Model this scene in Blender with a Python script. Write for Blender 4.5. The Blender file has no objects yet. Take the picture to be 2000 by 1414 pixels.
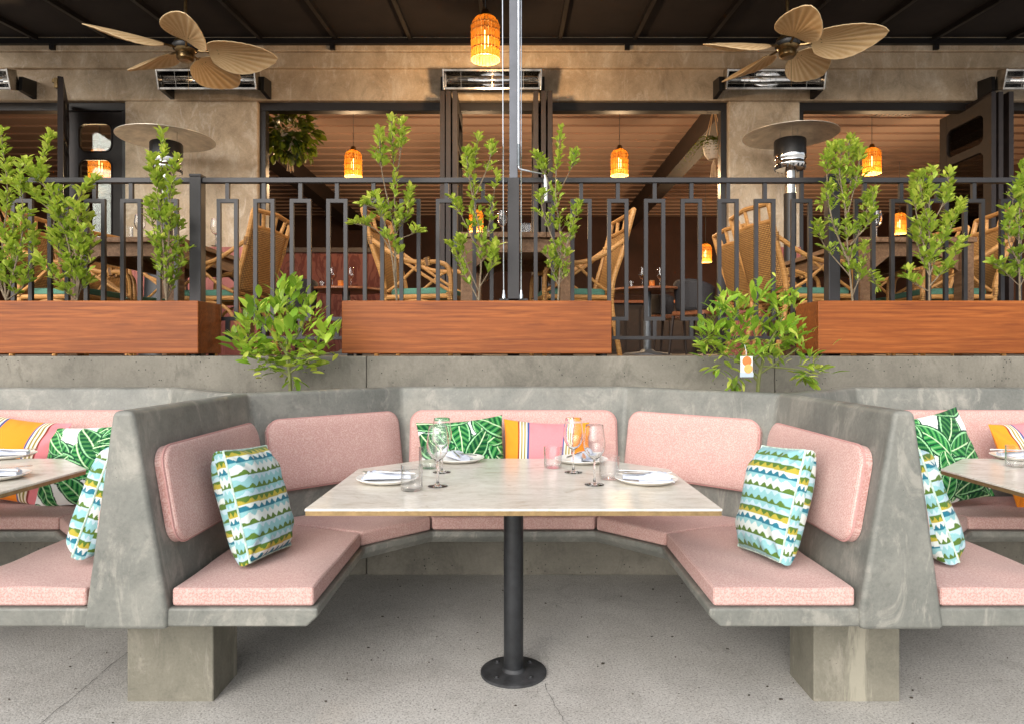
import bpy, bmesh, math, random
import numpy as np
from mathutils import Vector, Matrix, Euler

R = math.radians
scene = bpy.context.scene
col = scene.collection

# ------------------------------------------------------------------ camera
F, CX, HY, EYE = 1333.0, 1003.0, 690.0, 1.22      # focal length (px of a 2000 px wide picture), vanishing point, eye height
cam_data = bpy.data.cameras.new('camera')
cam = bpy.data.objects.new('camera', cam_data); col.objects.link(cam)
cam.location = (0, 0, EYE); cam.rotation_euler = (R(90), 0, 0)
cam_data.sensor_width = 36.0; cam_data.lens = F / 2000 * 36
cam_data.shift_x = -0.0015; cam_data.shift_y = -0.0085
cam_data.clip_start = 0.05; cam_data.clip_end = 3000
scene.camera = cam

# ------------------------------------------------------------------ sky, sun, exposure
SUN_EL = 27.0     # the sun stands low behind the camera, to its left, behind thin cloud
world = bpy.data.worlds.new('World'); scene.world = world; world.use_nodes = True
wn = world.node_tree; wn.nodes.clear()
sky = wn.nodes.new('ShaderNodeTexSky'); sky.sky_type = 'NISHITA'; sky.sun_disc = False
sky.sun_elevation = R(SUN_EL); sky.altitude = 50; sky.air_density = 1.0; sky.dust_density = 3.0; sky.ozone_density = 1.0
sun_dir = Vector((-0.38, -0.80, 0)).normalized() * math.cos(R(SUN_EL)) + Vector((0, 0, math.sin(R(SUN_EL))))
sky.sun_rotation = math.atan2(sun_dir.x, sun_dir.y)
hs = wn.nodes.new('ShaderNodeHueSaturation'); hs.inputs['Saturation'].default_value = 0.32
bg = wn.nodes.new('ShaderNodeBackground'); bg.inputs['Strength'].default_value = 0.15
out = wn.nodes.new('ShaderNodeOutputWorld')
wn.links.new(sky.outputs[0], hs.inputs['Color']); wn.links.new(hs.outputs[0], bg.inputs['Color']); wn.links.new(bg.outputs[0], out.inputs['Surface'])
sl = bpy.data.lights.new('sun', 'SUN'); sl.energy = 1.4; sl.angle = R(95); sl.color = (1.0, 0.955, 0.9)
so = bpy.data.objects.new('sun', sl); col.objects.link(so)
so.rotation_euler = sun_dir.to_track_quat('Z', 'Y').to_euler()
vs = scene.view_settings
vs.view_transform = 'Standard'; vs.look = 'None'; vs.exposure = 0.70; vs.gamma = 1.0; vs.use_curve_mapping = False
scene.render.engine = 'CYCLES'
scene.cycles.max_bounces = 10; scene.cycles.transparent_max_bounces = 16
scene.cycles.transmission_bounces = 10; scene.cycles.diffuse_bounces = 4
scene.cycles.sample_clamp_indirect = 6.0
scene.cycles.caustics_reflective = False; scene.cycles.caustics_refractive = False
try:
    scene.cycles.use_denoising = True
except Exception:
    pass

def W(px, py, d):
    """A pixel of the 2000 x 1414 photograph at distance d (metres along +Y)."""
    return Vector(((px - CX) / F * d, d, EYE - (py - HY) / F * d))

# ------------------------------------------------------------------ mesh helpers
class MB:
    def __init__(s):
        s.v = []; s.f = []; s.c = None
    def add(s, vs_, fs_):
        o = len(s.v); s.v += [tuple(p) for p in vs_]; s.f += [tuple(i + o for i in f) for f in fs_]
        return s
    def box(s, x0, x1, y0, y1, z0, z1):
        return s.add([(x0,y0,z0),(x1,y0,z0),(x1,y1,z0),(x0,y1,z0),(x0,y0,z1),(x1,y0,z1),(x1,y1,z1),(x0,y1,z1)],
                     [(3,2,1,0),(4,5,6,7),(0,1,5,4),(1,2,6,5),(2,3,7,6),(3,0,4,7)])
    def prism(s, poly, z0, z1):
        n = len(poly)
        return s.add([(x,y,z0) for x,y in poly] + [(x,y,z1) for x,y in poly],
                     [tuple(range(n-1,-1,-1)), tuple(range(n, 2*n))] + [(i,(i+1)%n,(i+1)%n+n,i+n) for i in range(n)])
    def tube(s, path, r, n=8, closed=False, cap=True):
        P = [Vector(p) for p in path]; m = len(P)
        rad = r if isinstance(r, (list, tuple)) else [r]*m
        vs_, prev = [], None
        for i in range(m):
            if closed: t = P[(i+1) % m] - P[i-1]
            else: t = P[min(i+1, m-1)] - P[max(i-1, 0)]
            if t.length < 1e-9: t = Vector((0,0,1))
            t.normalize()
            if prev is None:
                a = Vector((0,0,1)) if abs(t.z) < .9 else Vector((1,0,0))
                u = t.cross(a).normalized()
            else:
                u = (prev - t * prev.dot(t))
                u = u.normalized() if u.length > 1e-6 else t.orthogonal().normalized()
            prev = u; w = t.cross(u)
            for k in range(n):
                a = 2*math.pi*k/n
                vs_.append(P[i] + (u*math.cos(a) + w*math.sin(a))*rad[i])
        fs_ = []
        for i in range(m if closed else m-1):
            j = (i+1) % m
            for k in range(n):
                l = (k+1) % n
                fs_.append((i*n+k, i*n+l, j*n+l, j*n+k))
        if cap and not closed:
            fs_.append(tuple(range(n-1,-1,-1))); fs_.append(tuple((m-1)*n+k for k in range(n)))
        return s.add(vs_, fs_)
    def lathe(s, prof, n=24, center=(0,0,0), closed=False):
        cx, cy, cz = center; vs_, fs_ = [], []
        for (r, z) in prof:
            for k in range(n):
                a = 2*math.pi*k/n
                vs_.append((cx + r*math.cos(a), cy + r*math.sin(a), cz + z))
        m = len(prof)
        for i in range(m if closed else m-1):
            j = (i+1) % m
            for k in range(n):
                l = (k+1) % n
                fs_.append((i*n+k, i*n+l, j*n+l, j*n+k))
        return s.add(vs_, fs_)
    def xf(s, M):
        s.v = [tuple(M @ Vector(p)) for p in s.v]; return s
    def build(s, name, mat, parent=None, smooth=False, bevel=0, seg=2, loc=None, angle=40):
        me = bpy.data.meshes.new(name); me.from_pydata(s.v, [], s.f)
        bm = bmesh.new(); bm.from_mesh(me)
        bmesh.ops.recalc_face_normals(bm, faces=bm.faces); bm.to_mesh(me); bm.free()
        if mat is not None: me.materials.append(mat)
        if smooth or bevel:
            for p in me.polygons: p.use_smooth = True
            me.set_sharp_from_angle(angle=R(angle))
        o = bpy.data.objects.new(name, me); col.objects.link(o)
        if bevel:
            b = o.modifiers.new('bevel', 'BEVEL'); b.width = bevel; b.segments = seg; b.limit_method = 'ANGLE'; b.angle_limit = R(25)
            b.harden_normals = True
        if parent is not None: o.parent = parent
        if loc is not None: o.location = loc
        return o

def empty(name, loc=(0,0,0), rz=0.0, rx=0.0):
    e = bpy.data.objects.new(name, None); col.objects.link(e)
    e.empty_display_size = .1; e.location = loc; e.rotation_euler = (rx, 0, rz); return e

def tag(o, label, cat, group=None):
    o['label'] = label; o['category'] = cat
    if group: o['group'] = group
    return o

def structure(o):
    o['kind'] = 'structure'; return o

def copy_tree(o, parent=None):
    c = o.copy(); col.objects.link(c)
    if parent is not None: c.parent = parent
    for ch in [x for x in bpy.data.objects if x.parent == o]: copy_tree(ch, c)
    return c

def curve_pts(pts, n=6):
    """Catmull-Rom through the points."""
    P = [Vector(p) for p in pts]; out_ = []
    Q = [P[0]*2 - P[1]] + P + [P[-1]*2 - P[-2]]
    for i in range(1, len(Q)-2):
        for k in range(n):
            t = k/n; a, b, c, d = Q[i-1], Q[i], Q[i+1], Q[i+2]
            out_.append(.5*((2*b) + (c-a)*t + (2*a-5*b+4*c-d)*t*t + (3*b-a-3*c+d)*t**3))
    out_.append(P[-1]); return out_

# ------------------------------------------------------------------ materials
def srgb(r, g, b):
    f = lambda c: (c/255/12.92) if c/255 <= .04045 else ((c/255+.055)/1.055)**2.4
    return (f(r), f(g), f(b), 1)

class NT:
    def __init__(s, name):
        s.m = bpy.data.materials.new(name); s.m.use_nodes = True; s.t = s.m.node_tree
        s.b = s.t.nodes['Principled BSDF']; s.o = s.t.nodes['Material Output']
    def n(s, typ, **kw):
        x = s.t.nodes.new(typ)
        for k, v in kw.items():
            if k in ('ins',):
                for a, b in v.items(): x.inputs[a].default_value = b
            else: setattr(x, k, v)
        return x
    def l(s, a, b): s.t.links.new(a, b)
    def pos(s): return s.n('ShaderNodeNewGeometry').outputs['Position']
    def obj(s): return s.n('ShaderNodeTexCoord').outputs['Object']
    def map(s, src, scale=(1,1,1), rot=(0,0,0), loc=(0,0,0)):
        x = s.n('ShaderNodeMapping'); x.inputs['Scale'].default_value = scale; x.inputs['Rotation'].default_value = rot; x.inputs['Location'].default_value = loc
        s.l(src, x.inputs['Vector']); return x.outputs[0]
    def noise(s, src, scale, detail=4, rough=.6, dist=0):
        x = s.n('ShaderNodeTexNoise'); x.inputs['Scale'].default_value = scale; x.inputs['Detail'].default_value = detail
        x.inputs['Roughness'].default_value = rough; x.inputs['Distortion'].default_value = dist
        s.l(src, x.inputs['Vector']); return x.outputs[0]
    def voro(s, src, scale, feature='F1'):
        x = s.n('ShaderNodeTexVoronoi'); x.feature = feature; x.inputs['Scale'].default_value = scale; s.l(src, x.inputs['Vector']); return x.outputs['Distance']
    def ramp(s, src, stops, interp='LINEAR'):
        x = s.n('ShaderNodeValToRGB'); e = x.color_ramp; e.interpolation = interp
        while len(e.elements) < len(stops): e.elements.new(.5)
        for el, (p, c) in zip(e.elements, stops):
            el.position = p; el.color = c if len(c) == 4 else (*c, 1)
        s.l(src, x.inputs[0]); return x.outputs[0]
    def mix(s, fac, a, b, mode='MIX'):
        x = s.n('ShaderNodeMix', data_type='RGBA', blend_type=mode)
        for sock, v in ((x.inputs[0], fac), (x.inputs[6], a), (x.inputs[7], b)):
            if hasattr(v, 'is_linked'): s.l(v, sock)
            else: sock.default_value = v if not isinstance(v, tuple) or len(v) == 4 else (*v, 1)
        return x.outputs[2]
    def math(s, op, a, b=0.0):
        x = s.n('ShaderNodeMath', operation=op)
        for i, v in enumerate((a, b)):
            if hasattr(v, 'is_linked'): s.l(v, x.inputs[i])
            else: x.inputs[i].default_value = v
        return x.outputs[0]
    def bump(s, h, strength=.3, dist=.01):
        x = s.n('ShaderNodeBump'); x.inputs['Strength'].default_value = strength; x.inputs['Distance'].default_value = dist
        s.l(h, x.inputs['Height']); s.l(x.outputs[0], s.b.inputs['Normal'])
    def base(s, c):
        if hasattr(c, 'is_linked'): s.l(c, s.b.inputs['Base Color'])
        else: s.b.inputs['Base Color'].default_value = c
    def rough(s, r):
        if hasattr(r, 'is_linked'): s.l(r, s.b.inputs['Roughness'])
        else: s.b.inputs['Roughness'].default_value = r
    def set(s, **kw):
        for k, v in kw.items(): s.b.inputs[k.replace('_', ' ')].default_value = v
        return s

M = {}
def plain(name, c, rough=.5, metal=0.0, noise_scale=None, amt=.15, bump=0):
    t = NT(name); t.rough(rough); t.set(Metallic=metal)
    if noise_scale:
        n = t.noise(t.obj(), noise_scale, 5, .65)
        d = tuple(x*(1-amt*1.3) for x in c[:3]) + (1,); e = tuple(min(1, x*(1+amt)) for x in c[:3]) + (1,)
        t.base(t.ramp(n, [(.3, d), (.7, e)]))
        if bump: t.bump(n, bump, .004)
    else: t.base(c)
    M[name] = t.m; return t.m

def concrete(name, c1, c2, c3, stain, scale=1.0, pit=0.0, rough=(.45,.75), bump=.25, streak=False, speck=0.0, mott=.6):
    t = NT(name); p = t.pos()
    n1 = t.noise(p, 1.6*scale, 7, .62, .6)
    c = t.ramp(n1, [(.28, c1), (.5, c2), (.72, c3)])
    n2 = t.noise(t.map(p, (1,1,.35), loc=(7,3,1)), 5.5*scale, 8, .7, 1.2)
    c = t.mix(t.ramp(n2, [(.55, (0,0,0)), (.63, (.62,.62,.62))]), c, stain)
    n5 = t.noise(t.map(p, (1,1,.8), rot=(.3,.5,.4), loc=(5,2,6)), 3.0*scale, 12, .76, .5)
    c = t.mix(t.ramp(n5, [(.30, (mott,)*3), (.50, (0,0,0))]), c, tuple(x*.58 for x in c1[:3])+(1,))
    c = t.mix(t.ramp(n5, [(.53, (0,0,0)), (.72, (mott,)*3)]), c, tuple(min(1,x*1.18) for x in stain[:3])+(1,))
    n3 = t.noise(t.map(p, loc=(2,9,4)), 60*scale, 4, .7)
    c = t.mix(.35, c, t.ramp(n3, [(.3, tuple(x*.72 for x in c2[:3])+(1,)), (.7, tuple(min(1,x*1.28) for x in c2[:3])+(1,))]))
    if streak:
        n4 = t.noise(t.map(p, (9,9,.8), loc=(1,5,2)), 1.0, 6, .7, .4)
        c = t.mix(t.ramp(n4, [(.56,(0,0,0)), (.63,(.62,.62,.62))]), c, tuple(min(1, x*1.55) for x in c3[:3])+(1,))
    h = t.math('ADD', t.math('MULTIPLY', n2, .6), t.math('MULTIPLY', n3, .35))
    if speck:
        v = t.noise(t.map(p, loc=(4,4,4)), 120*scale, 2, .5)
        c = t.mix(t.ramp(v, [(.36, (speck,)*3), (.48, (0,0,0))]), c, tuple(x*.45 for x in c1[:3])+(1,))
        v2 = t.noise(t.map(p, loc=(14,4,24)), 150*scale, 2, .5)
        c = t.mix(t.ramp(v2, [(.58, (0,0,0)), (.7, (speck*.7,)*3)]), c, tuple(min(1,x*1.6) for x in c3[:3])+(1,))
        h = t.math('ADD', h, t.math('MULTIPLY', v, .7))
    if pit:
        v = t.voro(p, 26*scale); gate = t.noise(t.map(p, loc=(3,1,8)), 6.0, 2)
        m = t.math('MULTIPLY', t.math('LESS_THAN', v, pit), t.math('GREATER_THAN', gate, .53))
        c = t.mix(m, c, (.03,.028,.024,1)); h = t.math('SUBTRACT', h, t.math('MULTIPLY', m, 1.5))
    t.base(c)
    t.rough(t.ramp(n1, [(.3, (rough[0],)*3), (.7, (rough[1],)*3)]))
    t.bump(h, bump, .008); t.set(Specular_IOR_Level=.4)
    M[name] = t.m; return t.m

concrete('bench_concrete', srgb(92,95,91), srgb(118,119,113), srgb(146,144,135), srgb(166,162,152), 1.5, .04, (.36,.62), .18, False, 0, .85)
concrete('block_concrete', srgb(96,94,84), srgb(116,113,101), srgb(136,132,119), srgb(160,154,142), 1.6, .05, (.6,.85), .25, True, 0, .8)
concrete('wall_concrete', srgb(88,85,76), srgb(118,114,104), srgb(146,141,130), srgb(92,88,80), 1.5, .13, (.6,.85), .35, False, 0, .9)
concrete('ground_concrete', srgb(170,166,160), srgb(191,188,183), srgb(208,205,200), srgb(162,158,152), 1.1, 0, (.7,.9), .28, False, .6, .5)
concrete('plaster', srgb(156,131,104), srgb(200,177,148), srgb(220,201,175), srgb(236,226,210), 1.4, .05, (.6,.85), .35, False, 0, .85)
concrete('dado_paint', srgb(140,72,64), srgb(164,92,82), srgb(176,106,95), srgb(120,60,54), 1.6, 0, (.5,.7), .2, True)
concrete('terrace_paving', srgb(96,90,84), srgb(112,106,98), srgb(128,120,112), srgb(90,84,78), 1.0, 0, (.6,.8), .2, False)

t = NT('pink_fabric'); p = t.obj()
sep = t.n('ShaderNodeSeparateXYZ'); t.l(p, sep.inputs[0]); X_, Y_, Z_ = sep.outputs
k_ = 2*math.pi/.0085; yz = t.math('ADD', Y_, Z_)
w1 = t.math('SINE', t.math('MULTIPLY', t.math('ADD', X_, yz), k_)); w2 = t.math('SINE', t.math('MULTIPLY', t.math('SUBTRACT', X_, yz), k_))
wv = t.math('ADD', t.math('MULTIPLY', t.math('MULTIPLY', w1, w2), .5), .5)       # a basket weave of coral and off-white yarn
v = t.voro(p, 190); n = t.noise(p, 7, 4); n2 = t.noise(p, 45, 3)
c = t.ramp(t.math('ADD', t.math('MULTIPLY', wv, .6), t.math('MULTIPLY', v, .55)), [(.22, srgb(166,104,98)), (.78, srgb(218,190,182))])
c = t.mix(.28, c, t.ramp(n, [(.3, srgb(176,134,128)), (.7, srgb(196,160,152))]))
c = t.mix(t.ramp(n2, [(.62, (0,0,0)), (.8, (.25,.25,.25))]), c, srgb(168,116,110))
t.base(c); t.rough(.92); t.bump(t.math('ADD', wv, t.math('MULTIPLY', n2, .6)), .3, .003); t.set(Specular_IOR_Level=.12, Sheen_Weight=.15); M['pink'] = t.m
plain('piping', srgb(190,144,139), .9, 0, 200, .15)

t = NT('marble'); p = t.pos()
n1 = t.noise(t.map(p, (2.2,5,1)), 1.6, 9, .68, 1.6); n2 = t.noise(t.map(p, (3,10,1), loc=(5,2,0)), 3.0, 8, .7, 2.2)
c = t.ramp(n1, [(.3, srgb(186,176,160)), (.48, srgb(214,208,197)), (.68, srgb(226,222,213))])
c = t.mix(t.ramp(n2, [(.54, (0,0,0)), (.68, (.7,.7,.7))]), c, srgb(172,160,140))
n3 = t.noise(t.map(p, (30,60,1)), 2.0, 6, .7); c = t.mix(.12, c, t.ramp(n3, [(.35, srgb(150,144,134)), (.6, srgb(244,242,238))]))
t.base(c); t.rough(.24); M['marble'] = t.m
plain('brass', srgb(150,126,88), .5, .6, 30, .2)
plain('black_steel', (.026,.028,.031,1), .42, .3, 18, .3)
plain('plate_steel', (.05,.052,.056,1), .6, .3, 14, .5, .3)
plain('rail_paint', (.020,.018,.020,1), .5, .1, 10, .15)
plain('post_paint', (.085,.09,.105,1), .35, .4, 10, .12)
plain('galvanised', (.55,.58,.62,1), .28, .95, 20, .15)
plain('white_plastic', (.75,.76,.78,1), .4)
plain('canvas', (.017,.011,.009,1), .9, 0, 4, .25, .1)
plain('canopy_frame', (.012,.0105,.011,1), .45, .3)
plain('chrome', (.80,.80,.80,1), .10, 1.0, 6, .12)
plain('tarnished_chrome', (.42,.40,.37,1), .2, 1.0, 9, .4)
plain('disc_metal', (.74,.68,.58,1), .4, .6, 9, .2)
plain('heater_black', (.035,.034,.034,1), .4, .6)
plain('antique_brass', (.25,.17,.08,1), .3, .95, 20, .3)
plain('dark_wood', (.018,.010,.008,1), .6, 0, 12, .35)
plain('dark_frame', (.016,.012,.011,1), .4)
plain('rubber', (.02,.02,.02,1), .8)
plain('soil', (.035,.022,.014,1), .95, 0, 60, .5, 1.0)
plain('porcelain', srgb(238,236,230), .22)
plain('napkin', srgb(206,212,226), .95, 0, 60, .06, .2)
plain('cutlery', (.62,.60,.58,1), .2, 1.0)
plain('copper_handle', (.45,.19,.09,1), .35, .6)
plain('teal_cushion', srgb(96,146,126), .9, 0, 160, .15, .2)
plain('pot_white', srgb(210,200,186), .6, 0, 12, .1)
plain('rope', srgb(214,190,160), .95, 0, 120, .2, .3)
plain('bark', srgb(120,106,86), .9, 0, 60, .3, .5)
plain('green_stem', srgb(104,110,58), .7, 0, 40, .2)
plain('dark_weave', (.03,.03,.034,1), .7, 0, 150, .5, .6)
plain('iron_grey', (.16,.18,.2,1), .5, .6, 20, .2)
plain('ceiling_paint', srgb(158,132,118), .8)
plain('back_wall_paint', srgb(62,38,30), .8, 0, 1.2, .35)
plain('interior_floor', (.06,.045,.035,1), .5, 0, 3, .3)
plain('bulb_glass', (1,.55,.15,1), .3)
plain('card_white', srgb(226,228,226), .5)
plain('card_blue', srgb(176,190,200), .5)
plain('orange_print', srgb(222,120,60), .5, 0, 200, .15)
plain('orange_flesh', srgb(240,170,96), .5, 0, 90, .15)
plain('crack', (.02,.02,.02,1), .95)

def wood(name, a, b, c_, scale=1.0, axis=(1.0, 14, 14), rough=.42):
    t = NT(name); p = t.obj()
    q = t.map(p, axis); n = t.noise(q, 1.3*scale, 7, .62, 2.6); f = t.noise(t.map(p, tuple(x*5 for x in axis)), 2.0*scale, 5, .7)
    w = t.n('ShaderNodeTexWave'); w.wave_type = 'BANDS'; w.bands_direction = 'Z'; w.inputs['Scale'].default_value = 9*scale; w.inputs['Distortion'].default_value = 9; w.inputs['Detail'].default_value = 4
    w.inputs['Detail Scale'].default_value = .7; t.l(t.map(p, (.35,1,1)), w.inputs['Vector'])
    c = t.ramp(n, [(.3, a), (.5, b), (.7, c_)])
    c = t.mix(t.math('MULTIPLY', w.outputs['Fac'], .28), c, a)
    c = t.mix(t.ramp(f, [(.28, (.6,)*3), (.44, (0,0,0))]), c, tuple(x*.5 for x in a[:3])+(1,))
    big = t.noise(t.map(p, (1.2,2,3)), 1.2, 3); c = t.mix(t.ramp(big, [(.45,(0,0,0)), (.8,(.55,)*3)]), c, tuple(x*.62 for x in a[:3])+(1,))
    t.base(c); t.rough(rough); t.set(Specular_IOR_Level=.3); t.bump(f, .12, .003); M[name] = t.m
wood('planter_wood', srgb(108,53,18), srgb(140,75,28), srgb(158,92,40), 1.0, (.8,22,22), .5)
wood('table_wood', srgb(104,74,50), srgb(138,104,76), srgb(156,122,92), 1, (14,1,14), .5)
wood('round_table_wood', srgb(110,64,40), srgb(140,88,58), srgb(156,104,72), 1, (6,1,6), .35)
wood('cane', srgb(166,112,58), srgb(208,152,88), srgb(226,178,114), 2, (3,3,40), .45)

t = NT('rattan_weave'); p = t.obj()
w1 = t.n('ShaderNodeTexWave'); w1.bands_direction = 'Z'; w1.inputs['Scale'].default_value = 26; w1.inputs['Distortion'].default_value = 1.0; t.l(p, w1.inputs['Vector'])
w2 = t.n('ShaderNodeTexWave'); w2.bands_direction = 'X'; w2.inputs['Scale'].default_value = 22; w2.inputs['Distortion'].default_value = 1.0; t.l(p, w2.inputs['Vector'])
g = t.math('MULTIPLY', w1.outputs['Fac'], w2.outputs['Fac']); n = t.noise(p, 40, 3)
c = t.ramp(g, [(.02, srgb(84,48,16)), (.2, srgb(184,124,56)), (.8, srgb(232,182,108))])
c = t.mix(.25, c, t.ramp(n, [(.3, srgb(120,70,28)), (.7, srgb(214,164,96))]))
t.base(c); t.rough(.6); t.bump(g, .7, .006); M['rattan'] = t.m

def attr_mat(name, rough=.9, sheen=.1, weave=420):
    t = NT(name); a = t.n('ShaderNodeVertexColor', layer_name='Col')
    v = t.noise(t.obj(), weave, 2); c = t.mix(.22, a.outputs[0], t.mix(v, (.0,.0,.0,1), (1,1,1,1)), 'OVERLAY')
    t.base(c); t.rough(rough); t.bump(v, .15, .002); t.set(Specular_IOR_Level=.2, Sheen_Weight=sheen); M[name] = t.m
attr_mat('printed_cloth')

def leaf_mat(name, lo, mid, hi, use_random):
    t = NT(name)
    if use_random: f = t.n('ShaderNodeObjectInfo').outputs['Random']
    else: f = t.n('ShaderNodeVertexColor', layer_name='Col').outputs[0]
    c = t.ramp(f, [(.0, lo), (.5, mid), (1.0, hi)])
    n = t.noise(t.obj(), 30, 2); c = t.mix(.15, c, t.ramp(n, [(.3, lo), (.7, hi)]))
    t.base(c); t.rough(.38); t.set(Specular_IOR_Level=.5)
    tr = t.n('ShaderNodeBsdfTranslucent'); t.l(t.mix(.5, c, (.45,.6,.05,1)), tr.inputs[0])
    mx = t.n('ShaderNodeMixShader'); mx.inputs[0].default_value = .42
    t.l(t.b.outputs[0], mx.inputs[1]); t.l(tr.outputs[0], mx.inputs[2]); t.l(mx.outputs[0], t.o.inputs['Surface'])
    M[name] = t.m
leaf_mat('shrub_leaf', srgb(82,114,36), srgb(152,180,62), srgb(216,222,102), False)
leaf_mat('citrus_leaf', srgb(78,122,38), srgb(138,182,56), srgb(194,220,86), True)
leaf_mat('fern_leaf', srgb(18,34,16), srgb(30,52,22), srgb(46,74,30), False)

t = NT('clear_glass'); t.set(Transmission_Weight=1.0, IOR=1.45, Roughness=0.0); t.base((1,1,1,1)); M['glass'] = t.m
t = NT('thin_glass')
gl = t.n('ShaderNodeBsdfGlossy'); gl.inputs['Roughness'].default_value = .02
tp = t.n('ShaderNodeBsdfTransparent'); tp.inputs[0].default_value = (.99,.992,.992,1)
lw = t.n('ShaderNodeLayerWeight'); lw.inputs[0].default_value = .4
mx = t.n('ShaderNodeMixShader'); f = t.math('ADD', t.math('MULTIPLY', t.math('POWER', lw.outputs['Facing'], 1.6), .95), .04)
t.l(f, mx.inputs[0]); t.l(tp.outputs[0], mx.inputs[1]); t.l(gl.outputs[0], mx.inputs[2]); t.l(mx.outputs[0], t.o.inputs['Surface']); M['thin_glass'] = t.m
t = NT('pane_glass')
gl = t.n('ShaderNodeBsdfGlossy'); gl.inputs['Roughness'].default_value = .01
tp = t.n('ShaderNodeBsdfTransparent'); tp.inputs[0].default_value = (.8,.82,.8,1)
fr = t.n('ShaderNodeFresnel'); fr.inputs[0].default_value = 1.6
mx = t.n('ShaderNodeMixShader'); t.l(t.math('MULTIPLY', fr.outputs[0], 1.1), mx.inputs[0]); t.l(tp.outputs[0], mx.inputs[1]); t.l(gl.outputs[0], mx.inputs[2]); t.l(mx.outputs[0], t.o.inputs['Surface']); M['pane'] = t.m

t = NT('amber_shade'); p = t.obj(); n = t.noise(p, 45, 3)
t.base(t.ramp(n, [(.3, (.28,.16,.045,1)), (.7, (.56,.36,.13,1))])); t.rough(.35)
tr = t.n('ShaderNodeBsdfTranslucent'); tr.inputs[0].default_value = (.66,.40,.11,1)
mx = t.n('ShaderNodeMixShader'); mx.inputs[0].default_value = .55
t.l(t.b.outputs[0], mx.inputs[1]); t.l(tr.outputs[0], mx.inputs[2]); t.l(mx.outputs[0], t.o.inputs['Surface']); M['amber'] = t.m
def emit(name, c, s):
    t = NT(name); e = t.n('ShaderNodeEmission'); e.inputs[0].default_value = c; e.inputs[1].default_value = s
    t.l(e.outputs[0], t.o.inputs['Surface']); M[name] = t.m
emit('filament', (1,.60,.20,1), 9)
emit('candle', (1,.40,.07,1), 5)

t = NT('palm_blade'); p = t.obj()
at = t.n('ShaderNodeVertexColor', layer_name='Col').outputs[0]
c = t.ramp(at, [(0, srgb(214,178,126)), (.5, srgb(230,198,148)), (1, srgb(242,216,172))])
n = t.noise(p, 20, 3); c = t.mix(.2, c, t.ramp(n, [(.3, srgb(200,162,110)), (.7, srgb(244,220,178))]))
t.base(c); t.rough(.6)
tr = t.n('ShaderNodeBsdfTranslucent'); t.l(c, tr.inputs[0]); mx = t.n('ShaderNodeMixShader'); mx.inputs[0].default_value = .25
t.l(t.b.outputs[0], mx.inputs[1]); t.l(tr.outputs[0], mx.inputs[2]); t.l(mx.outputs[0], t.o.inputs['Surface']); M['palm'] = t.m

t = NT('mural'); p = t.pos()
n = t.noise(t.map(p, (1.2,1,.5), rot=(0,.5,0)), 2.2, 3, .5, 3.5); n2 = t.noise(p, .8, 2)
c = t.ramp(n, [(.4, srgb(86,44,38)), (.47, srgb(90,48,40)), (.5, srgb(62,12,9)), (.56, srgb(66,15,11)), (.6, srgb(88,50,44))])
t.base(c); t.rough(.8); M['mural'] = t.m
# ================================================================== the setting
FL = 1.200        # terrace level
WALL_Y = 3.76     # face of the retaining wall
RAIL_Y = 4.15
FAC_Y = 6.90

g = MB(); S_ = 400.0
g.add([(-S_,-S_,0),(S_,-S_,0),(S_,S_,0),(-S_,S_,0)], [(0,1,2,3)])
ground = structure(g.build('ground', M['ground_concrete']))
def crack(pts, w, parent):
    m = MB(); P = [Vector((x, y, .003)) for x, y in pts]; L, Rr = [], []
    rr = random.Random(len(pts)*7+int(abs(pts[0][0])*100))
    for i, p in enumerate(P):
        d = (P[min(i+1,len(P)-1)] - P[max(i-1,0)]).normalized(); n_ = Vector((-d.y, d.x, 0)); k = w*(.5+rr.random())
        L.append(p + n_*k); Rr.append(p - n_*k)
    m.add(L + Rr, [(i, i+1, i+1+len(P), i+len(P)) for i in range(len(P)-1)])
    return m.build('crack', M['crack'], parent)
def gpix(px, py): v = W(px, py, EYE*F/(py-HY)); return (v.x, v.y)
rr = random.Random(3)
def wob(a, b, n, amp):
    A, B = Vector(a), Vector(b); return [tuple(A.lerp(B, i/n) + Vector((rr.uniform(-amp,amp), rr.uniform(-amp,amp)))) for i in range(n+1)]
crack(wob(gpix(60,1430), gpix(195,1318), 10, .004) + wob(gpix(200,1312), gpix(330,1210), 8, .004), .0009, ground)
crack(wob(gpix(1062,1335), gpix(1085,1385), 8, .006) + wob(gpix(1088,1388), gpix(1110,1420), 5, .006), .0006, ground)

tf = MB(); tf.box(-9, 9, WALL_Y+.02, FAC_Y+.4, .9, FL)
structure(tf.build('terrace_floor', M['terrace_paving']))
inf = MB(); inf.box(-9.2, 9.2, FAC_Y+.4, 17.2, .9, FL+.002)
structure(inf.build('interior_floor', M['interior_floor']))

# retaining wall, cast in long lifts with a joint
rw = tag(empty('retaining_wall', (0, WALL_Y, 0)), 'weathered grey concrete retaining wall behind the booths carrying the planters', 'wall')
joints = [-9.0, -3.06, -.81, 1.44, 3.69, 9.0]
for a, b in zip(joints[:-1], joints[1:]):
    m = MB(); m.box(a+.0015, b-.0015, 0, .42, .0, FL+.004); m.build('wall_section', M['wall_concrete'], rw, bevel=.006)
m = MB(); m.box(-9, 9, .012, .40, -.1, FL-.01); m.build('core', M['wall_concrete'], rw)

plain('litter', (.06,.048,.036,1), .9, 0, 40, .6)
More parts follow.
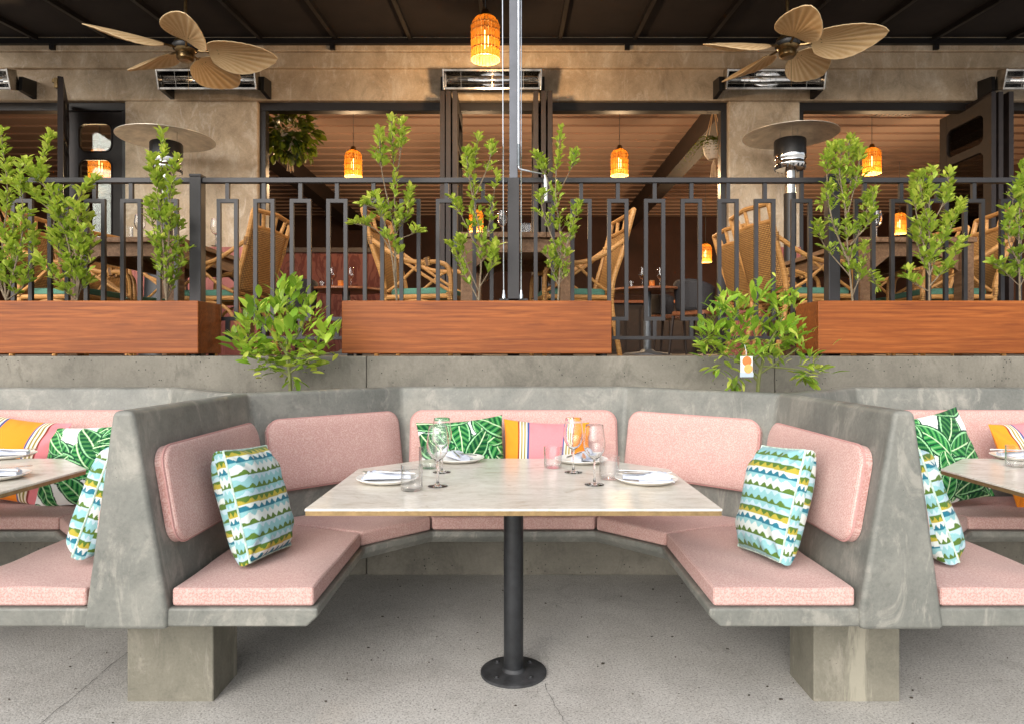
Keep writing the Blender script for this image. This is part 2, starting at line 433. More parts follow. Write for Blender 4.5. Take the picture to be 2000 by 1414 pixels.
# ---------------------------------------------------------------- concrete booths
A0, B0, YC, YB, YF, T8 = .62, .365, 2.79, 3.05, 2.105, math.tan(R(22.5))
def octo(w, yf=YF):
    a, b = A0 + w, B0 + w*T8
    return [(-a, yf), (-a, YC + w*T8), (-b, YB + w), (b, YB + w), (a, YC + w*T8), (a, yf)]
def ring(profile, sel=slice(None), yf=YF, jitter=0, seed=0):
    """Sweep a (offset, height) profile along the booth's five-sided plan."""
    m = MB(); paths = [octo(w, yf)[sel] for w, z in profile]; k = len(paths[0]); n_ = len(profile)
    # subdivide for a hand-finished surface
    vs_ = []
    for i in range(k):
        for (w, z), pth in zip(profile, paths): vs_.append((pth[i][0], pth[i][1], z))
    fs_ = []
    for i in range(k-1):
        for j in range(n_):
            l = (j+1) % n_
            fs_.append((i*n_+j, i*n_+l, (i+1)*n_+l, (i+1)*n_+j))
    fs_.append(tuple(range(n_))); fs_.append(tuple((k-1)*n_+j for j in range(n_))[::-1])
    return m.add(vs_, fs_)
ZT, ZS = 1.043, .43
def booth(x, label, mid):
    e = tag(empty('concrete_booth', (x, 0, 0)), label, 'bench', 'row of cast concrete booths')
    zt = ZT if mid else ZT - .004; zb = .366 if mid else .369
    prof = [(.45, zb), (.45, ZS), (.552, zt-.02), (.556, zt), (.618, zt), (.622, zt-.02), (.712, zb)]
    if mid: ring(prof).build('backrest', M['bench_concrete'], e, bevel=.016, seg=3)
    elif x < 0:
        ring(prof, slice(0, 5)).build('backrest', M['bench_concrete'], e, bevel=.016, seg=3)
    else:
        ring(prof, slice(1, 6)).build('backrest', M['bench_concrete'], e, bevel=.016, seg=3)
    lip = [(-.012, ZS), (-.012, ZS-.026), (.022, .372), (.578, .372), (.578, ZS)]
    ring(lip, yf=YF+.012).build('seat_slab', M['bench_concrete'], e, bevel=.008, seg=3)
    if mid:
        for s in (-1, 1):
            b = MB(); b.box(s*1.205-.152, s*1.205+.152, 2.395, 2.605, -.02, .40); b.build('support_block', M['block_concrete'], e, bevel=.006)
    else:
        s = -1 if x < 0 else 1
        b = MB(); b.box(s*1.205-.152, s*1.205+.152, 2.395, 2.605, -.02, .40); b.build('support_block', M['block_concrete'], e, bevel=.006)
        b = MB(); b.box(-s*.72-.12, -s*.72+.12, 3.33, 3.6, -.02, .40); b.build('support_block', M['block_concrete'], e, bevel=.006)
    return e
booth(0, 'five-sided cast concrete booth bench with both end piers in view, whole table inside', True)
booth(-2.4, 'concrete booth bench joined to the middle booth, beside the cracked stretch of ground', False)
booth(2.4, 'concrete booth bench joined to the middle booth, tagged citrus side', False)
# soil pockets between the booths and the wall
for s in (-1, 1):
    m = MB(); m.prism([(s*1.2-.02*s, 3.18), (s*1.72, 3.755), (s*.68, 3.755)], .55, .93)
    tag(m.build('planting_soil', M['soil']), 'dark soil in the pocket behind the concrete booths, ' + ('broad-leaved citrus in it' if s < 0 else 'tagged citrus in it'), 'soil')

# ---------------------------------------------------------------- cushions
def seg_frame(i, w):
    P = octo(w); a, b = Vector((*P[i], 0)), Vector((*P[i+1], 0)); return a, b
def seat_cushion(x, i):
    gap = .005
    inn, outw = octo(.004, YF+.02), octo(.447, YF+.02)
    q = [Vector(inn[i]), Vector(inn[i+1]), Vector(outw[i+1]), Vector(outw[i])]
    c = sum(q, Vector((0,0)))/4
    # shrink along the bench so that neighbours have a seam
    d = (q[1]-q[0]).normalized()
    q = [q[0]+d*gap, q[1]-d*gap, q[2]-d*gap, q[3]+d*gap]
    m = MB(); N = 26; rs = random.Random(int(x*10)+i*3+50); ph = [(rs.uniform(6,26), rs.uniform(6,26), rs.uniform(0,6)) for _ in range(6)]
    vs_, fs_ = [], []
    for a in range(N+1):
        for b in range(N+1):
            u, v = a/N, b/N
            p_ = q[0].lerp(q[1], u).lerp(q[3].lerp(q[2], u), v)
            crown = .006*(1-(2*u-1)**6)*(1-(2*v-1)**6) + sum(.0009*math.sin(p_.x*fx+p_.y*fy+f0) for fx, fy, f0 in ph) - .004*math.exp(-((u-.5)**2+(v-.5)**2)*9)
            vs_.append((p_.x-c.x, p_.y-c.y, .058+crown))
    off = len(vs_)
    for a in range(N):
        for b in range(N): fs_.append((a*(N+1)+b, (a+1)*(N+1)+b, (a+1)*(N+1)+b+1, a*(N+1)+b+1))
    per = [a*(N+1) for a in range(N+1)] + [N*(N+1)+b for b in range(1, N+1)] + [a*(N+1)+N for a in range(N-1, -1, -1)] + [b for b in range(N-1, 0, -1)]
    n_ = len(per); lo = len(vs_); vs_ += [(vs_[k][0], vs_[k][1], .0) for k in per]
    for k in range(n_): fs_.append((per[k], lo+k, lo+(k+1) % n_, per[(k+1) % n_]))
    fs_.append(tuple(lo+k for k in range(n_)))
    m.add(vs_, fs_)
    o = m.build('seat_cushion', M['pink'], bevel=.010, seg=3)
    o.modifiers['bevel'].angle_limit = R(50)
    o.location = (x+c.x, c.y, ZS+.001); return o
def rrect(w, h, r, n=8):
    pts = []
    for cx, cy, a0 in ((w/2-r, h/2-r, 0), (-w/2+r, h/2-r, 90), (-w/2+r, -h/2+r, 180), (w/2-r, -h/2+r, 270)):
        for k in range(n+1):
            a = R(a0 + 90*k/n); pts.append((cx + r*math.cos(a), cy + r*math.sin(a)))
    return pts
LEAN = math.atan2(.102, .593)
def back_cushion(x, i):
    zc, h, th = .765, .315, .038
    wmid = .45 + .102*(zc-ZS)/.593
    a, b = seg_frame(i, wmid)
    if i == 0: a = Vector((a.x, 2.16, 0))
    if i == 4: b = Vector((b.x, 2.16, 0))
    d = (b-a); L = d.length - (.085 if i in (1,2,3) else .05); dn = d.normalized()
    c = (a+b)/2 + (dn*(-.012) if i == 0 else dn*.012 if i == 4 else Vector((0,0,0)))
    yaw = {0: 90, 1: 45, 2: 0, 3: -45, 4: -90}[i]
    nrm = Vector((math.sin(R(yaw)), -math.cos(R(yaw)), 0))
    c = c + nrm*(th/2+.002)
    e = empty('back_cushion', (x+c.x, c.y, zc), R(yaw), -LEAN)
    out_ = rrect(L, h, .062); n_ = len(out_); m = MB(); vs_, fs_ = [], []
    levels = [(1.0, th/2), (1.0, -th/2+.012), (.985, -th/2+.003), (.94, -th/2-.002), (.7, -th/2-.006), (.35, -th/2-.008)]
    for s, y in levels:
        for (px, pz) in out_:
            k = 1-s
            sx = (abs(px)-min(k*h*.5, abs(px)))*math.copysign(1, px) if s > .9 else px*s
            sz = (abs(pz)-min(k*h*.5, abs(pz)))*math.copysign(1, pz) if s > .9 else pz*s
            vs_.append((sx, y, sz))
    for l in range(len(levels)-1):
        for k in range(n_): fs_.append((l*n_+k, l*n_+(k+1) % n_, (l+1)*n_+(k+1) % n_, (l+1)*n_+k))
    fs_.append(tuple(range(n_))); fs_.append(tuple((len(levels)-1)*n_+k for k in range(n_)))
    m.add(vs_, fs_); pad = m.build('pad', M['pink'], e, smooth=True, angle=60)
    tb = MB(); tb.tube([(px*1.002, -th/2+.012, pz*1.004) for px, pz in out_], .0042, 6, closed=True)
    tb.build('piping', M['piping'], e, smooth=True)
    return e
for i in range(5):
    k = min(i, 4-i); sd = ('cracked ground side' if i < 2 else 'tagged citrus side')
    tag(seat_cushion(0, i), {0: 'pink seat cushion under a wave-print pillow, middle booth, ' + sd, 1: 'pink seat cushion in the angled corner of the middle booth, ' + sd,
        2: 'pink seat cushion across the back of the middle booth, behind the table post'}[k], 'cushion', 'pink seat cushions')
    tag(back_cushion(0, i), {0: 'pink back cushion behind a wave-print pillow, middle booth, ' + sd, 1: 'pink back cushion in the angled corner of the middle booth, ' + sd,
        2: 'pink back cushion behind the leaf and striped pillows of the middle booth'}[k], 'cushion', 'pink back cushions')
for x, idx, side in ((-2.4, (2,3,4), 'beside the cracked ground'), (2.4, (0,1,2), 'on the tagged citrus side')):
    for i in idx:
        k = min(i, 4-i)
        tag(seat_cushion(x, i), 'pink seat cushion ' + {0: 'by the shared pier', 1: 'in the angled corner', 2: 'along the back'}[k] + ' of the booth ' + side, 'cushion', 'pink seat cushions')
        if k < 2 or True:
            tag(back_cushion(x, i), 'pink back cushion ' + {0: 'hidden behind the shared pier', 1: 'in the angled corner', 2: 'along the rear'}[k] + ' of the booth ' + side, 'cushion', 'pink back cushions')

# ---------------------------------------------------------------- pillows
def col_wave(u, v, seed=0):
    """Rows of scalloped waves in aqua, green, teal, mustard and white."""
    c = np.zeros(u.shape + (3,))
    rows = 16.0; vv = v*rows + .12*np.sin(u*5+seed) + seed*1.3; r = np.floor(vv).astype(int); f = vv - r
    S3 = lambda *a: np.array(srgb(*a)[:3])
    white, aqua, pale, green, teal, must = S3(200,208,204), S3(132,180,184), S3(172,196,206), S3(80,110,44), S3(38,108,128), S3(168,156,60)
    cyc = [(teal, must), (green, must), (pale, white), (green, white), (aqua, white), (green, aqua), (white, aqua)]
    below = [white, white, aqua, aqua, pale, white, aqua]
    wob_ = .50 + .27*np.sin(u*2*np.pi*8.5 + r*1.9 + seed) + .07*np.sin(u*2*np.pi*3 + r*2.7)
    for k in range(7):
        sel = (r % 7 == k)
        lowc = cyc[k][1] if k == 1 else cyc[k][0]
        hi = cyc[k][0] if k == 1 else below[k]
        cc = np.where((f < wob_)[..., None], lowc, hi)
        c[sel] = cc[sel]
    return c
def col_stripe(u, v, seed=0):
    S3 = lambda *a: np.array(srgb(*a)[:3])
    o, pk, mar, cr, ol, bl = S3(240,142,40), S3(228,134,140), S3(126,48,34), S3(236,226,206), S3(142,126,54), S3(62,86,140)
    w = np.abs(u-.5)*2
    edges = [(0, .40, pk), (.40, .445, bl), (.445, .48, cr), (.48, .525, ol), (.525, .55, cr), (.55, .595, ol), (.595, .63, cr), (.63, .665, mar), (.665, 1.1, o)]
    c = np.zeros(u.shape + (3,))
    for a, b, k in edges: c[(w >= a) & (w < b)] = k
    return c
def col_stripe_pink_ends(u, v, seed=0):
    c = col_stripe(u, v, seed); w = np.abs(u-.5)*2; o = np.array(srgb(240,142,40)[:3]); pk = np.array(srgb(228,134,140)[:3])
    c[w < .40] = o; c[w >= .665] = pk; return c
def col_leaf(u, v, seed=1, scale=1.0):
    rg = np.random.RandomState(seed); S3 = lambda *a: np.array(srgb(*a)[:3])
    c = np.ones(u.shape + (3,))*S3(238,240,238)
    n_ = 36
    for k in range(n_):
        bx, by = rg.uniform(-.15, 1.15), rg.uniform(-.15, 1.15); a = rg.uniform(0, 2*np.pi); L = rg.uniform(.42, .6)*scale; Wd = L*rg.uniform(.24, .30)
        dx, dy = np.cos(a), np.sin(a); s = ((u-bx)*dx + (v-by)*dy)/L; bend = .10*np.sin(s*2.6+k)*L
        tt = (-(u-bx)*dy + (v-by)*dx) - bend
        hw = Wd*np.clip(np.sin(np.pi*np.clip(s,0,1)**.75), 0, 1)**.7
        inside = (s > 0) & (s < 1) & (np.abs(tt) < hw)
        q = np.abs(tt)/np.maximum(hw, 1e-5); vein = np.sin((s*L*1.0 - np.abs(tt)*.75)*2*np.pi*13/scale + k)
        g1, g2, g3 = S3(14,86,44), S3(36,132,64), S3(122,190,112)
        tone = .5 + .5*np.sin(k*2.1)
        base_ = g1*(1-tone) + g2*tone
        cc = base_[None, None, :]*np.ones_like(c)
        cc = np.where((vein > .6)[..., None], cc*.45 + g3*.55*(.5+.5*tone), cc)
        cc = np.where((vein < -.75)[..., None], S3(8,54,34), cc)
        cc = np.where((np.abs(tt) < .007*scale)[..., None], S3(196,226,178), cc)
        cc = np.where((q > .86)[..., None], S3(10,60,40), cc)
        cc = np.where(((q > .74) & (q <= .86))[..., None], S3(150,208,150), cc)
        c = np.where(inside[..., None], cc, c)
    return c

def cloth_noise(u, v, seed, amp):
    rg = np.random.RandomState(seed); d = np.zeros_like(u)
    for k in range(7):
        a = rg.uniform(0, 2*np.pi); f = rg.uniform(3, 11); d += np.sin((u*np.cos(a)+v*np.sin(a))*f + rg.uniform(0, 6))/ (f**.7)
    return d*amp
def pillow(name, w, h, t_, colf, N=90, box=0.0, seed=0, colf_back=None, cat='pillow'):
    """A filled cushion: front and back panels on local XZ (front = -Y), joined at a seam or by a gusset."""
    s = np.linspace(-1, 1, N+1); Xs, Zs = np.meshgrid(s, s, indexing='ij'); u, v = (Xs+1)/2, (Zs+1)/2
    pinch_x = 1 - (.075 if not box else .02)*(1-Zs**2); pinch_z = 1 - (.075 if not box else .02)*(1-Xs**2)
    corner = .012*(np.abs(Xs*Zs)**6)
    X = Xs*w/2*pinch_x; Z = Zs*h/2*pinch_z
    pw = 2.2 if not box else 3.4
    bul = (np.clip(1-np.abs(Xs)**pw, 0, 1)*np.clip(1-np.abs(Zs)**pw, 0, 1))**.55
    wr = cloth_noise(u, v, seed+5, .010 if not box else .012)*(.35+.65*bul)*np.clip((1-np.maximum(np.abs(Xs), np.abs(Zs)))*8, 0, 1)
    # folds that run in from the corners
    fold = .006*np.sin(np.arctan2(np.abs(Zs), np.abs(Xs))*14)*np.clip(np.hypot(Xs, Zs)-.75, 0, 1)*np.clip((1-np.maximum(np.abs(Xs), np.abs(Zs)))*6, 0, 1)*4
    yf = -(box/2 + (t_-box)/2*bul) - wr - fold; yb = (box/2 + (t_-box)/2*bul) + wr*.6
    n1 = N+1; idx = np.arange(n1*n1).reshape(n1, n1)
    Vf = np.stack([X, yf, Z], -1).reshape(-1, 3); Vb = np.stack([X, yb, Z], -1).reshape(-1, 3)
    a, b, c, d = idx[:-1,:-1].ravel(), idx[1:,:-1].ravel(), idx[1:,1:].ravel(), idx[:-1,1:].ravel()
    Ff = np.stack([a, b, c, d], 1); Fb = np.stack([d, c, b, a], 1) + n1*n1
    per = list(idx[:,0]) + list(idx[-1,1:]) + list(idx[-2::-1,-1]) + list(idx[0,-2:0:-1]); per = np.array(per); nx = np.roll(per, -1)
    Cf = colf(u, v, seed).reshape(-1, 3); Cb = (colf_back or colf)(u, v, seed+3).reshape(-1, 3)
    V = [Vf, Vb]; Fs = [Ff, Fb]; C = [Cf, Cb]
    if box:
        K = 24; base = 2*n1*n1; rows = []
        for k in range(1, K):
            f = k/K; P_ = Vf[per]*(1-f) + Vb[per]*f
            bulge = 1 + .03*np.sin(np.pi*f); P_[:,0] *= bulge; P_[:,2] *= bulge
            V.append(P_)
            uu = np.where(np.abs(np.abs(Vf[per][:,0])-w/2) < .03, f*.3, Vf[per][:,0]/w+.5); C.append(colf(uu[None, :], (Vf[per][:,2]/h+.5)[None, :], seed+1)[0])
            rows.append(np.arange(len(per)) + base + (k-1)*len(per))
        chain = [per] + rows + [per + n1*n1]
        for r0, r1 in zip(chain[:-1], chain[1:]): Fs.append(np.stack([r0, r1, np.roll(r1,-1), np.roll(r0,-1)], 1))
    else: Fs.append(np.stack([per, per+n1*n1, nx+n1*n1, nx], 1))
    V = np.concatenate(V); Fq = np.concatenate(Fs); C = np.concatenate(C)
    me = bpy.data.meshes.new(name); me.from_pydata(V.tolist(), [], Fq.tolist())
    ca = me.color_attributes.new('Col', 'FLOAT_COLOR', 'POINT')
    ca.data.foreach_set('color', np.concatenate([C, np.ones((len(C), 1))], 1).ravel())
    for p in me.polygons: p.use_smooth = True
    me.materials.append(M['printed_cloth'])
    bm = bmesh.new(); bm.from_mesh(me); bmesh.ops.recalc_face_normals(bm, faces=bm.faces); bm.to_mesh(me); bm.free()
    e = empty(name); o = bpy.data.objects.new('cover', me); col.objects.link(o); o.parent = e
    if box:
        m = MB(); m.tube([tuple(Vf[i]*1.004) for i in per[::2]], .0035, 5, closed=True)
        mm = NT('piping_cloth_tmp') if False else None
        m.build('piping', M['aqua_piping'], e, smooth=True)
    return e, V
plain('aqua_piping', srgb(196,220,206), .9, 0, 40, .35)
def settle(e, V, loc, yaw, tilt, roll, zrest):
    """Turn the pillow and let its lowest point rest (slightly pressed) on zrest."""
    rot = Matrix.Rotation(R(yaw), 4, 'Z') @ Matrix.Rotation(R(tilt), 4, 'X') @ Matrix.Rotation(R(roll), 4, 'Y')
    z = (np.array(rot)[:3,:3] @ V.T)[2]
    e.matrix_world = Matrix.Translation((loc[0], loc[1], zrest - np.percentile(z, .6))) @ rot
    return e
ZQ = ZS + .062
def wave_pillow(loc, yaw, roll, seed, label):
    e, V = pillow('wave_pillow', .285, .385, .17, col_wave, 150, .04, seed)
    settle(e, V, loc, yaw, -17, roll, ZQ); return tag(e, label, 'pillow', 'wave-print pillows')
wave_pillow((-.935, 2.455), 82, 4, 0, 'wave-print box pillow in aqua and green, end of middle booth nearest the cracked ground')
wave_pillow((.94, 2.45), -82, -5, 2, 'wave-print box pillow in aqua and green, middle booth, below the tagged citrus')
wave_pillow((-2.4+.92, 2.49), -72, -7, 4, 'wave-print pillow half hidden by the pier, near the cracked ground')
wave_pillow((2.4-.92, 2.47), 72, 4, 6, 'wave-print pillow almost hidden by the pier, tagged citrus side')
def leaf_pillow(loc, w, h, yaw, roll, seed, label, tilt=-20):
    e, V = pillow('leaf_pillow', w, h, .15, lambda u, v, s: col_leaf(u, v, seed), 150, 0, seed)
    settle(e, V, loc, yaw, tilt, roll, ZQ); return tag(e, label, 'pillow', 'banana leaf pillows')
leaf_pillow((-.245, 3.335), .43, .43, 5, -5, 11, 'banana leaf print pillow beside the striped one behind the whole table')
leaf_pillow((-2.06, 3.30), .50, .40, -12, -4, 12, 'wide banana leaf pillow overlapping an orange and pink striped pillow')
leaf_pillow((2.05, 3.29), .45, .45, 12, -9, 17, 'large banana leaf pillow against the pier, tagged citrus side')
def stripe_pillow(loc, w, h, yaw, roll, seed, label, cf=col_stripe):
    e, V = pillow('striped_pillow', w, h, .14, cf, 110, 0, seed)
    settle(e, V, loc, yaw, -18, roll, ZQ); return tag(e, label, 'pillow', 'orange and pink striped pillows')
stripe_pillow((.155, 3.36), .43, .42, -3, 2, 21, 'pink pillow with orange ends and olive stripes behind the whole table')
stripe_pillow((-2.47, 3.38), .47, .42, -4, 6, 23, 'orange and pink striped pillow tucked behind a leaf pillow', col_stripe_pink_ends)
stripe_pillow((2.56, 3.34), .43, .42, 14, -4, 25, 'orange striped pillow beyond a leaf pillow, edge of it showing')

# ---------------------------------------------------------------- dining tables
ZTAB = .745
def dining_table(x, label):
    e = tag(empty('dining_table', (x, 2.61, 0)), label, 'table', 'marble topped booth tables')
    def plan(o): return [(-.64+o, 2.09-2.61+o), (.64-o, 2.09-2.61+o), (.64-o, 2.812-2.61), (.365-o*.4, 3.09-2.61-o), (-.365+o*.4, 3.09-2.61-o), (-.64+o, 2.812-2.61)]
    m = MB(); m.prism(plan(.0), ZTAB-.008, ZTAB); m.build('marble_top', M['marble'], e, bevel=.0015)
    m = MB(); m.prism(plan(.002), ZTAB-.022, ZTAB-.008); m.build('edge_band', M['brass'], e)
    m = MB(); m.box(-.3,.3,-.25,.25, ZTAB-.03, ZTAB-.021); m.build('top_plate', M['black_steel'], e)
    m = MB(); m.lathe([(.0375, .008), (.0375, ZTAB-.022)], 32); m.build('post', M['black_steel'], e, smooth=True)
    m = MB(); m.lathe([(.0, .012), (.122, .012), (.126, .009), (.126, .0)], 48); m.build('base_plate', M['plate_steel'], e, smooth=True)
    m = MB(); m.lathe([(.0375, .024), (.040, .018), (.045, .0125)], 32); m.build('weld_bead', M['plate_steel'], e, smooth=True)
    for a in (45, 135, 225, 315):
        m = MB(); m.lathe([(0, .008), (.006, .008), (.0065, .0), ], 6); m.lathe([(.006,.0025), (.011,.002), (.011,0)], 14)
        m.build('bolt', M['plate_steel'], e, loc=(.09*math.cos(R(a)), .09*math.sin(R(a)), .0115))
    return e
dining_table(0, 'marble topped table on a black pipe post, whole top in view in the middle booth')
dining_table(-2.4, 'marble topped table cut by the frame, beside the cracked ground')
dining_table(2.4, 'marble topped table cut by the frame, tagged citrus side')

def tpix(px, py, z=ZTAB):
    d = (EYE-z)*F/(py-HY); return ((px-CX)/F*d, d)
def plate(px, py, label):
    x, y = tpix(px, py)
    m = MB(); m.lathe([(0,.006),(.066,.006),(.092,.011),(.112,.0185),(.115,.0185),(.1155,.0165),(.095,.005),(.068,0),(0,0)], 48)
    o = m.build('plate', M['porcelain'], smooth=True, loc=(x, y, ZTAB+.0005)); return tag(o, label, 'plate', 'white plates'), (x, y)
def napkin(x, y, rz, label, z=ZTAB+.011, tail=True):
    """Cloth folded to a long roll with a loose end."""
    m = MB(); N, K = 14, 12; vs_, fs_ = [], []
    rr_ = random.Random(int(x*1000))
    for i in range(N+1):
        t_ = i/N; px = (t_-.5)*.17; wdt = .030 + .006*math.sin(t_*5+rr_.random()*.3); ht = .011 + .003*math.sin(t_*7)
        if i in (0, N): ht *= .75; wdt *= .93
        for k in range(K):
            a = 2*math.pi*k/K; ca, sa = math.cos(a), math.sin(a)
            vs_.append((px, math.copysign(abs(ca)**.6, ca)*wdt + .004*math.sin(t_*4), ht + math.copysign(abs(sa)**.7, sa)*ht + (.003 if (k in (2,3) and i % 2) else 0)))
    for i in range(N):
        for k in range(K): fs_.append((i*K+k, i*K+(k+1) % K, (i+1)*K+(k+1) % K, (i+1)*K+k))
    fs_ += [tuple(range(K)), tuple(N*K+k for k in range(K))]
    m.add(vs_, fs_)
    m.box(-.095, .03, -.012, .060, .0, .004)
    o = m.build('napkin', M['napkin'], smooth=True, loc=(x, y, z)); o.rotation_euler[2] = rz
    return tag(o, label, 'napkin', 'rolled napkins')
def knife(x, y, rz, label, z):
    m = MB(); n = 10
    for i in range(n): pass
    prof = [(-.105,.004),( -.10,.0062),(-.03,.0052),(-.005,.0045),(0,.006),(.05,.0095),(.085,.0085),(.102,.002)]
    vs_ = [(a, b, 0) for a, b in prof] + [(a, -b*.7, 0) for a, b in reversed(prof)]
    k = len(vs_); m.add([(a, b, c+.002) for a, b, c in vs_] + [(a, b, -.001) for a, b, c in vs_], [tuple(range(k)), tuple(range(2*k-1, k-1, -1))] + [(i, (i+1) % k, (i+1) % k+k, i+k) for i in range(k)])
    o = m.build('knife', M['cutlery'], loc=(x, y, z)); o.rotation_euler = (0, R(rr.uniform(-3,3)), rz); return tag(o, label, 'knife', 'knives on the plates')
def fork(x, y, rz, label, z):
    m = MB(); m.tube(curve_pts([(-.10,0,0),(-.04,0,.002),(.03,0,.004),(.05,0,.003)], 4), [.0042]*4+[.003]*5+[.0028]*4, 6)
    m.box(.048, .068, -.0115, .0115, .0015, .004)
    for q in (-.0098, -.0033, .0033, .0098): m.tube([(.066, q, .003), (.085, q, .001), (.102, q, .005)], [.0016,.0016,.0008], 5)
    o = m.build('fork', M['cutlery'], loc=(x, y, z)); o.rotation_euler = (0, 0, rz); return tag(o, label, 'fork', 'forks on the plates')
def setting(px, py, who, rz, ang):
    _, (x, y) = plate(px, py, 'white plate ' + who)
    napkin(x, y, rz, 'grey-white rolled napkin on the plate ' + who)
    c, s = math.cos(rz), math.sin(rz)
    knife(x+.012*c-.012*s, y+.012*s+.012*c, rz+ang, 'steel knife lying on the napkin ' + who, ZTAB+.0345)
    fork(x+.006*c+.016*s, y+.006*s-.016*c, rz-ang*.9+math.pi, 'steel fork lying on the napkin ' + who, ZTAB+.0345)
setting(757, 940, 'nearest the wave pillow on the cracked ground side', R(8), .30)
setting(1262, 941, 'nearest the wave pillow below the tagged citrus', R(176), .34)
setting(895, 900, 'set before the leaf pillow at the whole table', R(-62), .25)
setting(1135, 902, 'set before the striped pillow at the whole table', R(-108), .25)
setting(14, 893, 'at the back of the table beside the cracked ground', R(15), .3)
setting(-10, 934, 'at the front of the table beside the cracked ground', R(10), .3)
setting(1992, 896, 'on the table on the tagged citrus side', R(170), .3)
WINE = [(.0,.0015),(.034,.0),(.036,.001),(.034,.0025),(.012,.0055),(.0048,.012),(.0036,.03),(.0036,.078),(.0065,.09),(.022,.102),(.0335,.118),(.0395,.137),(.0405,.152),(.0375,.176),(.033,.205),(.0315,.2155)]
TUMB = [(.0,.001),(.033,.0005),(.0368,.004),(.0376,.012),(.0380,.088)]
def glass_mesh(prof, th=.0011, n=36):
    inner = []
    k0 = 8 if len(prof) > 8 else 1
    for r_, z_ in reversed(prof[k0:]): inner.append((max(r_-th, 0), z_ + (.0015 if len(prof) > 8 else .006 if z_ < .03 else 0)))
    inner.append((0, inner[-1][1] - (.003 if len(prof) > 8 else 0)))
    m = MB(); m.lathe(prof + inner, n); return m
def wine_glass(x, y, z, label, group='wine glasses on the booth table', sc=1.0, thin=False):
    o = glass_mesh([(a*sc, b*sc) for a, b in WINE], .0009).build('wine_glass', M['glass'], smooth=True, loc=(x, y, z+.0005), angle=60); return tag(o, label, 'wine glass', group)
def tumbler(x, y, z, label, group='tumblers on the booth table', sc=1.0):
    o = glass_mesh([(a*sc, b*sc) for a, b in TUMB], .0014).build('tumbler', M['thin_glass'], smooth=True, loc=(x, y, z+.0005), angle=60); return tag(o, label, 'tumbler', group)
wine_glass(*tpix(855,949), ZTAB, 'wine glass in front of another, its bowl over the leaf pillow')
wine_glass(*tpix(863,922), ZTAB, 'wine glass behind another, standing by the plate before the leaf pillow')
wine_glass(*tpix(1120,922), ZTAB, 'wine glass standing by the plate before the striped pillow')
wine_glass(*tpix(1161,946), ZTAB, 'wine glass between the striped pillow and a tumbler on the tagged citrus side')
tumbler(*tpix(804,957), ZTAB, 'clear tumbler overlapping the plate on the cracked ground side')
tumbler(*tpix(836,914), ZTAB, 'clear tumbler behind the pair of wine glasses by the leaf pillow')
tumbler(*tpix(1080,913), ZTAB, 'clear tumbler in front of the pink part of the striped pillow')
tumbler(*tpix(1190,935), ZTAB, 'clear tumbler next to the plate below the tagged citrus')
tumbler(*tpix(1984,911), ZTAB, 'clear tumbler on the cut-off table on the tagged citrus side')

# crumbs, grit and bits of leaf on the ground
rg = random.Random(77); m = MB()
for k in range(170):
    x, y = rg.uniform(-2.2, 2.2), rg.uniform(1.55, 3.7); s = rg.uniform(.0015, .0065)*(1.0 if rg.random() < .8 else 1.7); a_ = rg.uniform(0, 6.28); n_ = rg.choice((4,5,6))
    pts = [(x + s*rg.uniform(.5,1.2)*math.cos(a_+2*math.pi*i/n_), y + .6*s*rg.uniform(.5,1.2)*math.sin(a_+2*math.pi*i/n_)) for i in range(n_)]
    m.prism(pts, .0005, .0025 + rg.random()*.002)
gr_ = m.build('ground_litter', M['litter']); gr_['kind'] = 'stuff'; gr_['label'] = 'scattered dark grit and bits of dry leaf on the concrete ground'; gr_['category'] = 'litter'
# ================================================================== planters
PL_Y0, PL_Y1, PL_Z0, PL_Z1 = 3.79, 4.09, FL+.017, 1.511
def planter(x0, x1, label):
    e = tag(empty('wooden_planter', ((x0+x1)/2, (PL_Y0+PL_Y1)/2, PL_Z0)), label, 'planter', 'wooden planter boxes along the railing')
    w, d, h, t_ = (x1-x0)/2, (PL_Y1-PL_Y0)/2, PL_Z1-PL_Z0, .03
    m = MB(); m.box(-w, w, -d, -d+t_, 0, h); m.build('front_board', M['planter_wood'], e, bevel=.006, seg=3)
    m = MB(); m.box(-w, w, d-t_, d, 0, h); m.build('back_board', M['planter_wood'], e, bevel=.004)
    for s in (-1, 1):
        m = MB(); m.box(s*w - (t_ if s > 0 else 0) , s*w + (t_ if s < 0 else 0), -d+t_, d-t_, .001, h-.001); m.build('end_board', M['planter_wood'], e, bevel=.003)
    m = MB(); m.box(-w+t_, w-t_, -d+t_, d-t_, .02, h-.03); m.build('soil', M['soil'], e)
    for s in (-1, 1):
        for q in (-1, 1):
            m = MB(); m.lathe([(0,0),(.016,0),(.018,.004),(.018,.017),(0,.017)], 14); m.build('foot', M['rubber'], e, loc=(s*(w-.04), q*(d-.04), -.017))
    return e
planter(-3.25, -1.751, 'orange-brown wooden planter box with tangled leafy shrubs, ending by the square railing post')
planter(-.955, .546, 'orange-brown wooden planter box with three airy shrubs, below the canopy post')
planter(1.692, 3.19, 'orange-brown wooden planter box with dense shrubs, above the tagged citrus')

